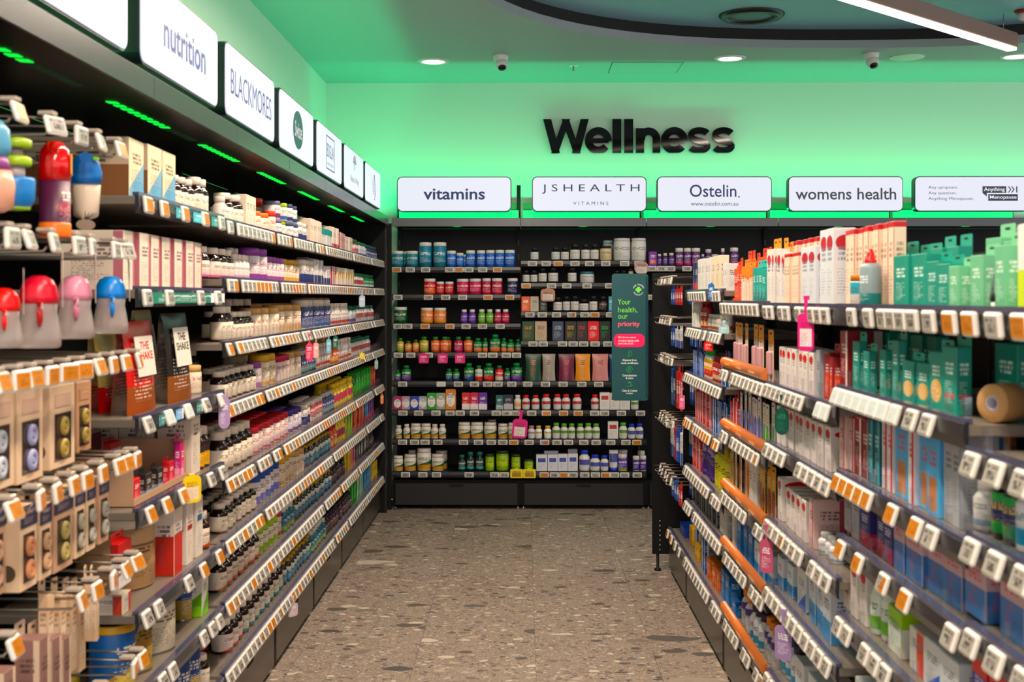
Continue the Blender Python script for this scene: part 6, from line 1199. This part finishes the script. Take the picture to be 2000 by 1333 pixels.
PR = [(548, ('rfp', 'rfr', 'rfr'), 575, 612), (626, ('rfp', 'rfw', 'rfw'), 645, 688), (702, ('rfp', 'rfk', 'rfr', 'rfr'), 722, 808), (820, ('rfw', 'rfr', 'rfp', 'rfw'), 845, 918), (928, ('rfp', 'rfp', 'rfr'), 945, 990)]
for r, (py, sts, yt, yb) in enumerate(PR):
    z = height(py, XR-0.05, 6.3)
    for i in range(5):
        a = 6.58 - i*0.12
        peg_hook('R', a, z, f'{ORD[i+1]} wire peg hook, {ROWW[r] if r < 4 else "lowest"} row, far peg bay of right gondola', 'w', yaw=rp.uniform(-0.4, 0.4), front=0.05)
    for i, st in enumerate(sts):
        a = 6.56 - i*(0.48/len(sts)); h = (yb-yt)*6.3/F
        product(st, (XR+0.0, a, z-0.028-h), -pi/2+rp.uniform(-0.12, 0.12), f'{ROWW[r] if r < 4 else "lowest"} row, far peg bay of gondola', w=0.08, h=h, d=0.012)
        product(st, (XR+0.10, a, z-0.028-h), -pi/2+rp.uniform(-0.12, 0.12), f'{ROWW[r] if r < 4 else "lowest"} row, far peg bay of gondola', w=0.08, h=h, d=0.012, rear=True)
# base shelf of the far peg bay with a flat blue display
shelf('R', 0, 0, RB[1], RB[0], 0.215, tag_run(-0.3, 0.33, 0.16, 4, 0.3, 0.0), nrows=1)
def fixed(st, a, inset, z, where, **kw): place('R', st, a, inset, z, where, **kw)
fixed('rbo', 6.52, 0.05, 0.236, 'base shelf, far peg bay, right gondola', w=0.2, d=0.2, h=0.05); fixed('ryb', 6.25, 0.06, 0.236, 'base shelf, far peg bay, right gondola', w=0.12, h=0.09); fixed('rbx', 6.08, 0.06, 0.236, 'base shelf, far peg bay, right gondola', w=0.06, h=0.22)
# --- shelf talkers (flat tags hanging from the price rails)
def talker(run, px, ytop, ybot, w, colr, lab, X=None, shape='round', ink='#ffffff', acc=None, arm=True, rot=0.0):
    if run == 'B':
        Y = YF-0.02; x = across(px, Y); zt, zb = height(ytop, x, Y), height(ybot, x, Y); loc, r_ = (x, Y, zt), (0, rot, 0)
    else:
        X = X or (XF+0.02 if run == 'L' else XR-0.02); Y = along_side(px, X); zt, zb = height(ytop, X, Y), height(ybot, X, Y); loc, r_ = (X, Y, zt), (0, 0, (pi/2-0.75 if run == 'L' else -pi/2+0.75))
    h = zt-zb; t = thing('shelf_talker', lab, 'shelf tag', loc, r_, 'hanging shelf talkers')
    hs = h*0.30 if arm else 0.0
    rad = {'round': 0.5, 'square': 0.12, 'soft': 0.25}[shape]*min(w, h-hs)*0.98
    g = G(); g.prism(rrect(w, h-hs, rad, 5, 0, -hs-(h-hs)/2), -0.0008, 0.0008); ob('plate', g.mesh('plate', prt(colr, acc or colr, ink, 'panel' if acc else 'plain', None, 0.12, 0.6)), t)
    if arm: g = G(); g.prism([(-w*0.10,-hs-0.004),(w*0.10,-hs-0.004),(w*0.10,0),(-w*0.10,0)], -0.0006, 0.0006); ob('arm', g.mesh('arm', M(colr, 0.4)), t)
    g = G(); g.box(-w*0.16, w*0.16, 0.0, 0.006, -0.006, 0.006, c=0.001); ob('clip', g.mesh('clip', M(colr, 0.4)), t)
PINK = '#d8307c'
for px in (827.5, 864.5, 898.5): talker('B', px, 691, 710, 0.07, PINK, {827.5: 'square pink offer card under a lime-yellow bottle, fourth shelf', 864.5: 'square pink offer card under the orange bottles, fourth shelf', 898.5: 'square pink offer card under the crimson bottle, fourth shelf'}[px], shape='square', arm=False)
talker('B', 1018, 803, 857, 0.105, PINK, 'pink paddle-shaped offer tag between the two back bays', shape='soft', acc='#e8dcdc', ink='#8a2040', rot=0.08)
talker('B', 1070, 565, 589, 0.10, '#b88468', 'square product photo tag above the black bottles', shape='soft', arm=False, acc='#d8ccc4', ink='#3a2a24'); talker('B', 1253, 511, 536, 0.10, '#b89484', 'round product photo tag below the large white tubs', shape='round', arm=False, acc='#d8ccc4', ink='#3a2a24')
for px, l_ in ((1009, 'yellow clearance price card at the end of the vitamins-sign bay'), (1034, 'yellow clearance price card beneath a small lime jar')):
    talker('B', px, 917, 934.5, 0.088, '#e0d01c', l_, shape='square', arm=False, acc='#a8801c', ink='#3a3010')
talker('L', 604, 655, 706, 0.04, '#d84a6c', 'rose pink rounded tag hanging under the third shelf'); talker('L', 617, 658, 700, 0.03, '#d8a8a0', 'thin pale pink strip hanging beside the rose pink tag', shape='soft'); talker('L', 642, 652, 690, 0.03, '#7ab0c8', 'thin pale blue strip hanging under the third shelf', shape='soft'); talker('L', 655, 645, 682, 0.036, '#1f5a48', 'dark green rounded tag hanging under the third shelf'); talker('L', 707, 568, 600, 0.045, '#b8c0d0', 'small pale grey tag hanging under the second shelf', shape='soft'); talker('L', 438, 775, 838, 0.042, '#a890b8', 'lilac rounded tag hanging from the bag shelf corner', arm=False); talker('L', 375, 930, 983, 0.06, '#e8cc10', 'bright yellow price card on the fourth shelf rail', shape='soft', arm=False, acc='#e8d8c0', ink='#b8701c'); talker('L', 572, 1168, 1205, 0.05, '#c0b0b8', 'pale tag hanging from the lowest rail', shape='soft'); talker('L', 746, 762, 790, 0.028, '#e07a1c', 'small orange tag hanging at the corner end'); talker('L', 735, 695, 722, 0.03, '#8ab0a0', 'small pale green tag hanging at the corner end'); talker('L', 707, 690, 702, 0.04, '#e0c81c', 'small yellow tag on the fourth shelf rail', shape='soft', arm=False)
talker('R', 1574, 582, 686, 0.052, '#d0387c', 'long pink tag hanging from the top shelf of the gondola', acc='#e4d4d8', ink='#a02858', shape='soft'); talker('R', 1527, 775, 850, 0.05, '#17493f', 'dark green oval tag hanging from the second gondola shelf', ink='#3a8a60'); talker('R', 1497, 1028, 1120, 0.05, '#b85a78', 'narrow pink tag hanging low on the gondola', shape='soft'); talker('R', 1414, 630, 652, 0.05, '#9cc0c8', 'pale tag with teal dot hanging from the top gondola shelf', shape='soft'); talker('R', 1332, 760, 800, 0.035, '#d0688c', 'small pink tag hanging among the far pegs', shape='soft'); talker('R', 1530, 1195, 1290, 0.06, '#9a84b0', 'lilac strip tag hanging low on the gondola', shape='soft'); talker('R', 1384, 668, 686, 0.05, '#c82c28', 'small red tag under the second far gondola shelf', shape='soft', arm=False); talker('R', 1389, 555, 585, 0.03, '#2c6ab0', 'small blue strip on the far top gondola rail', shape='soft', arm=False)
# --- tan tape roll and lying white bottles on the gondola
X = XR+0.045; Y = 2.238
t = thing('tape_roll', 'tan crepe bandage roll on the second gondola shelf', 'bandage roll', (X+0.032, Y, zr[4][1]+0.0352), (0, 0, -pi/2+0.5)); g = G(); n = 24
g.lathe([(0.014,-0.026),(0.034,-0.026),(0.035,-0.024),(0.035,0.024),(0.034,0.026),(0.014,0.026)], 24, cap0=False, cap1=False); ob('wound_tape', g.mesh('wound_tape', M('#c09468', 0.8)), t, (0,0,0), (radians(90),0,0))
g = G(); g.lathe([(0.011,-0.0262),(0.014,-0.0262),(0.014,0.0262),(0.011,0.0262),(0.011,-0.0262)], 20, cap0=False, cap1=False); ob('core', g.mesh('core', M('#b8b0c0', 0.6)), t, (0,0,0), (radians(90),0,0))
fixed('rtr', 2.345, 0.125, zr[4][1], 'second shelf behind the bandage roll, right gondola', w=0.11, h=0.165)
# --- blade sign on the end panel of the gondola
def blade():
    Y = 6.69; x0, x1 = across(1195, Y), across(1266, Y); zt, zb = height(535, x0, Y), height(783, x0, Y); w, h = x1-x0, zt-zb; k = w/71.0
    t = thing('blade_sign', 'tall dark green pharmacy sign fixed to the gondola end panel', 'sign', ((x0+x1)/2, Y, zb))
    g = G(); g.prism(rrect(w, h, 0.016, 5, 0, h/2), 0.0, 0.004); ob('board', g.mesh('board', M('#0c4a50', 0.4)), t)
    g = G(); g.box(w/2-0.014, w/2-0.002, -0.0008, 0.0, h*0.02, h*0.98); ob('edge_strip', g.mesh('edge_strip', mat('#123a44', 0.15)), t)
    P = lambda px, py: ((px-1230.5)*k, (783-py)*k)
    LG, PK, WH, GR = M('#86e060', 0.5), M('#f06a84', 0.5), M('#e6efec', 0.5), M('#4cc060', 0.5)
    for s_, x, y, ww, hh, m, b in (('Your', 1219, 589.5, 25, 11, LG, 0.004), ('health,', 1226, 606, 38, 12, LG, 0.004), ('our', 1216.5, 619.5, 19, 7.5, LG, 0.004), ('priority', 1228.5, 634.5, 43, 12, PK, 0.025)):
        px, pz = P(x, y); ob('lettering', text_mesh(s_, m, ww*k, hh*k, b), t, (px, -0.0009, pz))
    g = G(); px, pz = P(1229, 665.5); g.prism(rrect(61*k, 26*k, 10*k, 5), -0.001, 0); c = ob('pink_panel', g.mesh('pink_panel', M('#f0346c', 0.5)), t, (px, 0, pz))
    for i, (s_, ww) in enumerate((('We know peace', 35), ('of mind starts with', 41), ('care you trust.', 31))): ob('lettering', text_mesh(s_, M('#ffe4ec', 0.5), ww*k, 4.6*k, 0.02), c, (-22*k+ww*k/2, -0.0016, (6-6.2*i)*k))
    for s_, y, ww in (('Absence from', 703.5, 28), ('work certificates', 709.5, 34), ('Consultations', 733.5, 28), ('& advice', 739, 15), ('Click & Collect', 763.5, 30), ('scripts', 769, 13)):
        px, pz = P(1229.5, y); ob('lettering', text_mesh(s_, WH, ww*k, 4.2*k, 0.02), t, (px, -0.0009, pz))
    # cross emblem with a ring of lettering
    ex, ez = P(1247, 566); g = G(); a = 5.6*k; b = 2.6*k
    g.prism([(-b,-a),(b,-a),(b,-b),(a,-b),(a,b),(b,b),(b,a),(-b,a),(-b,b),(-a,b),(-a,-b),(-b,-b)], -0.001, 0); ob('cross_emblem', g.mesh('cross_emblem', LG), t, (ex, 0, ez))
    for word, a0, a1, flip in (('YOUR TRUSTED', 160, 20, 1), ('PHARMACY', 215, 325, -1)):
        for i, ch in enumerate(word):
            if ch == ' ': continue
            an = radians(a0 + (a1-a0)*i/(len(word)-1)); R = 10.2*k
            ob('lettering', text_mesh(ch, WH, 2.0*k, 2.6*k, 0.03), t, (ex+R*cos(an), -0.0009, ez+R*sin(an)), (0, -(an-pi/2) if flip > 0 else -(an+pi/2), 0))
    # line icons: certificate, adviser bubble, shopping bag
    def ln(pts, r=0.45): return [((x)*k, -0.0012, (z)*k) for x, z in pts], r*k
    def icon(name, y, paths):
        px, pz = P(1229.5, y); g = G()
        for p in paths: q, r_ = ln(p); g.tube(q, r_, 5)
        ob(name, g.mesh(name, GR), t, (px, 0, pz))
    circ = lambda R, cx=0, cz=0, a=0, b=360, n=16: [(cx+R*cos(radians(a+(b-a)*i/n)), cz+R*sin(radians(a+(b-a)*i/n))) for i in range(n+1)]
    icon('certificate_icon', 692, [[(-4.5,-6),(4.5,-6),(4.5,3),(1.5,6),(-4.5,6),(-4.5,-6)], circ(2, -1.2, 1.5), [(-3,-3),(-1,-2),(0,-3.4),(3,-3)]])
    icon('adviser_icon', 722, [circ(5.8, 0, 0, -130, 220) + [(-5.4,-5.4),(-3.4,-4.6)], circ(1.8, 0, 1.4), [(-2.8,-3.4),(-1.6,-1),(1.6,-1),(2.8,-3.4)]])
    icon('bag_icon', 751, [[(-5,-4.5),(-4,2.5),(4,2.5),(4.4,0)], [(-5,-4.5),(1.5,-4.5)], circ(2, 0, 2.8, 0, 180, 8), [(2.2,-1),(6,-2.4),(4.2,-3.2),(3.4,-5),(2.2,-1)]])
blade()
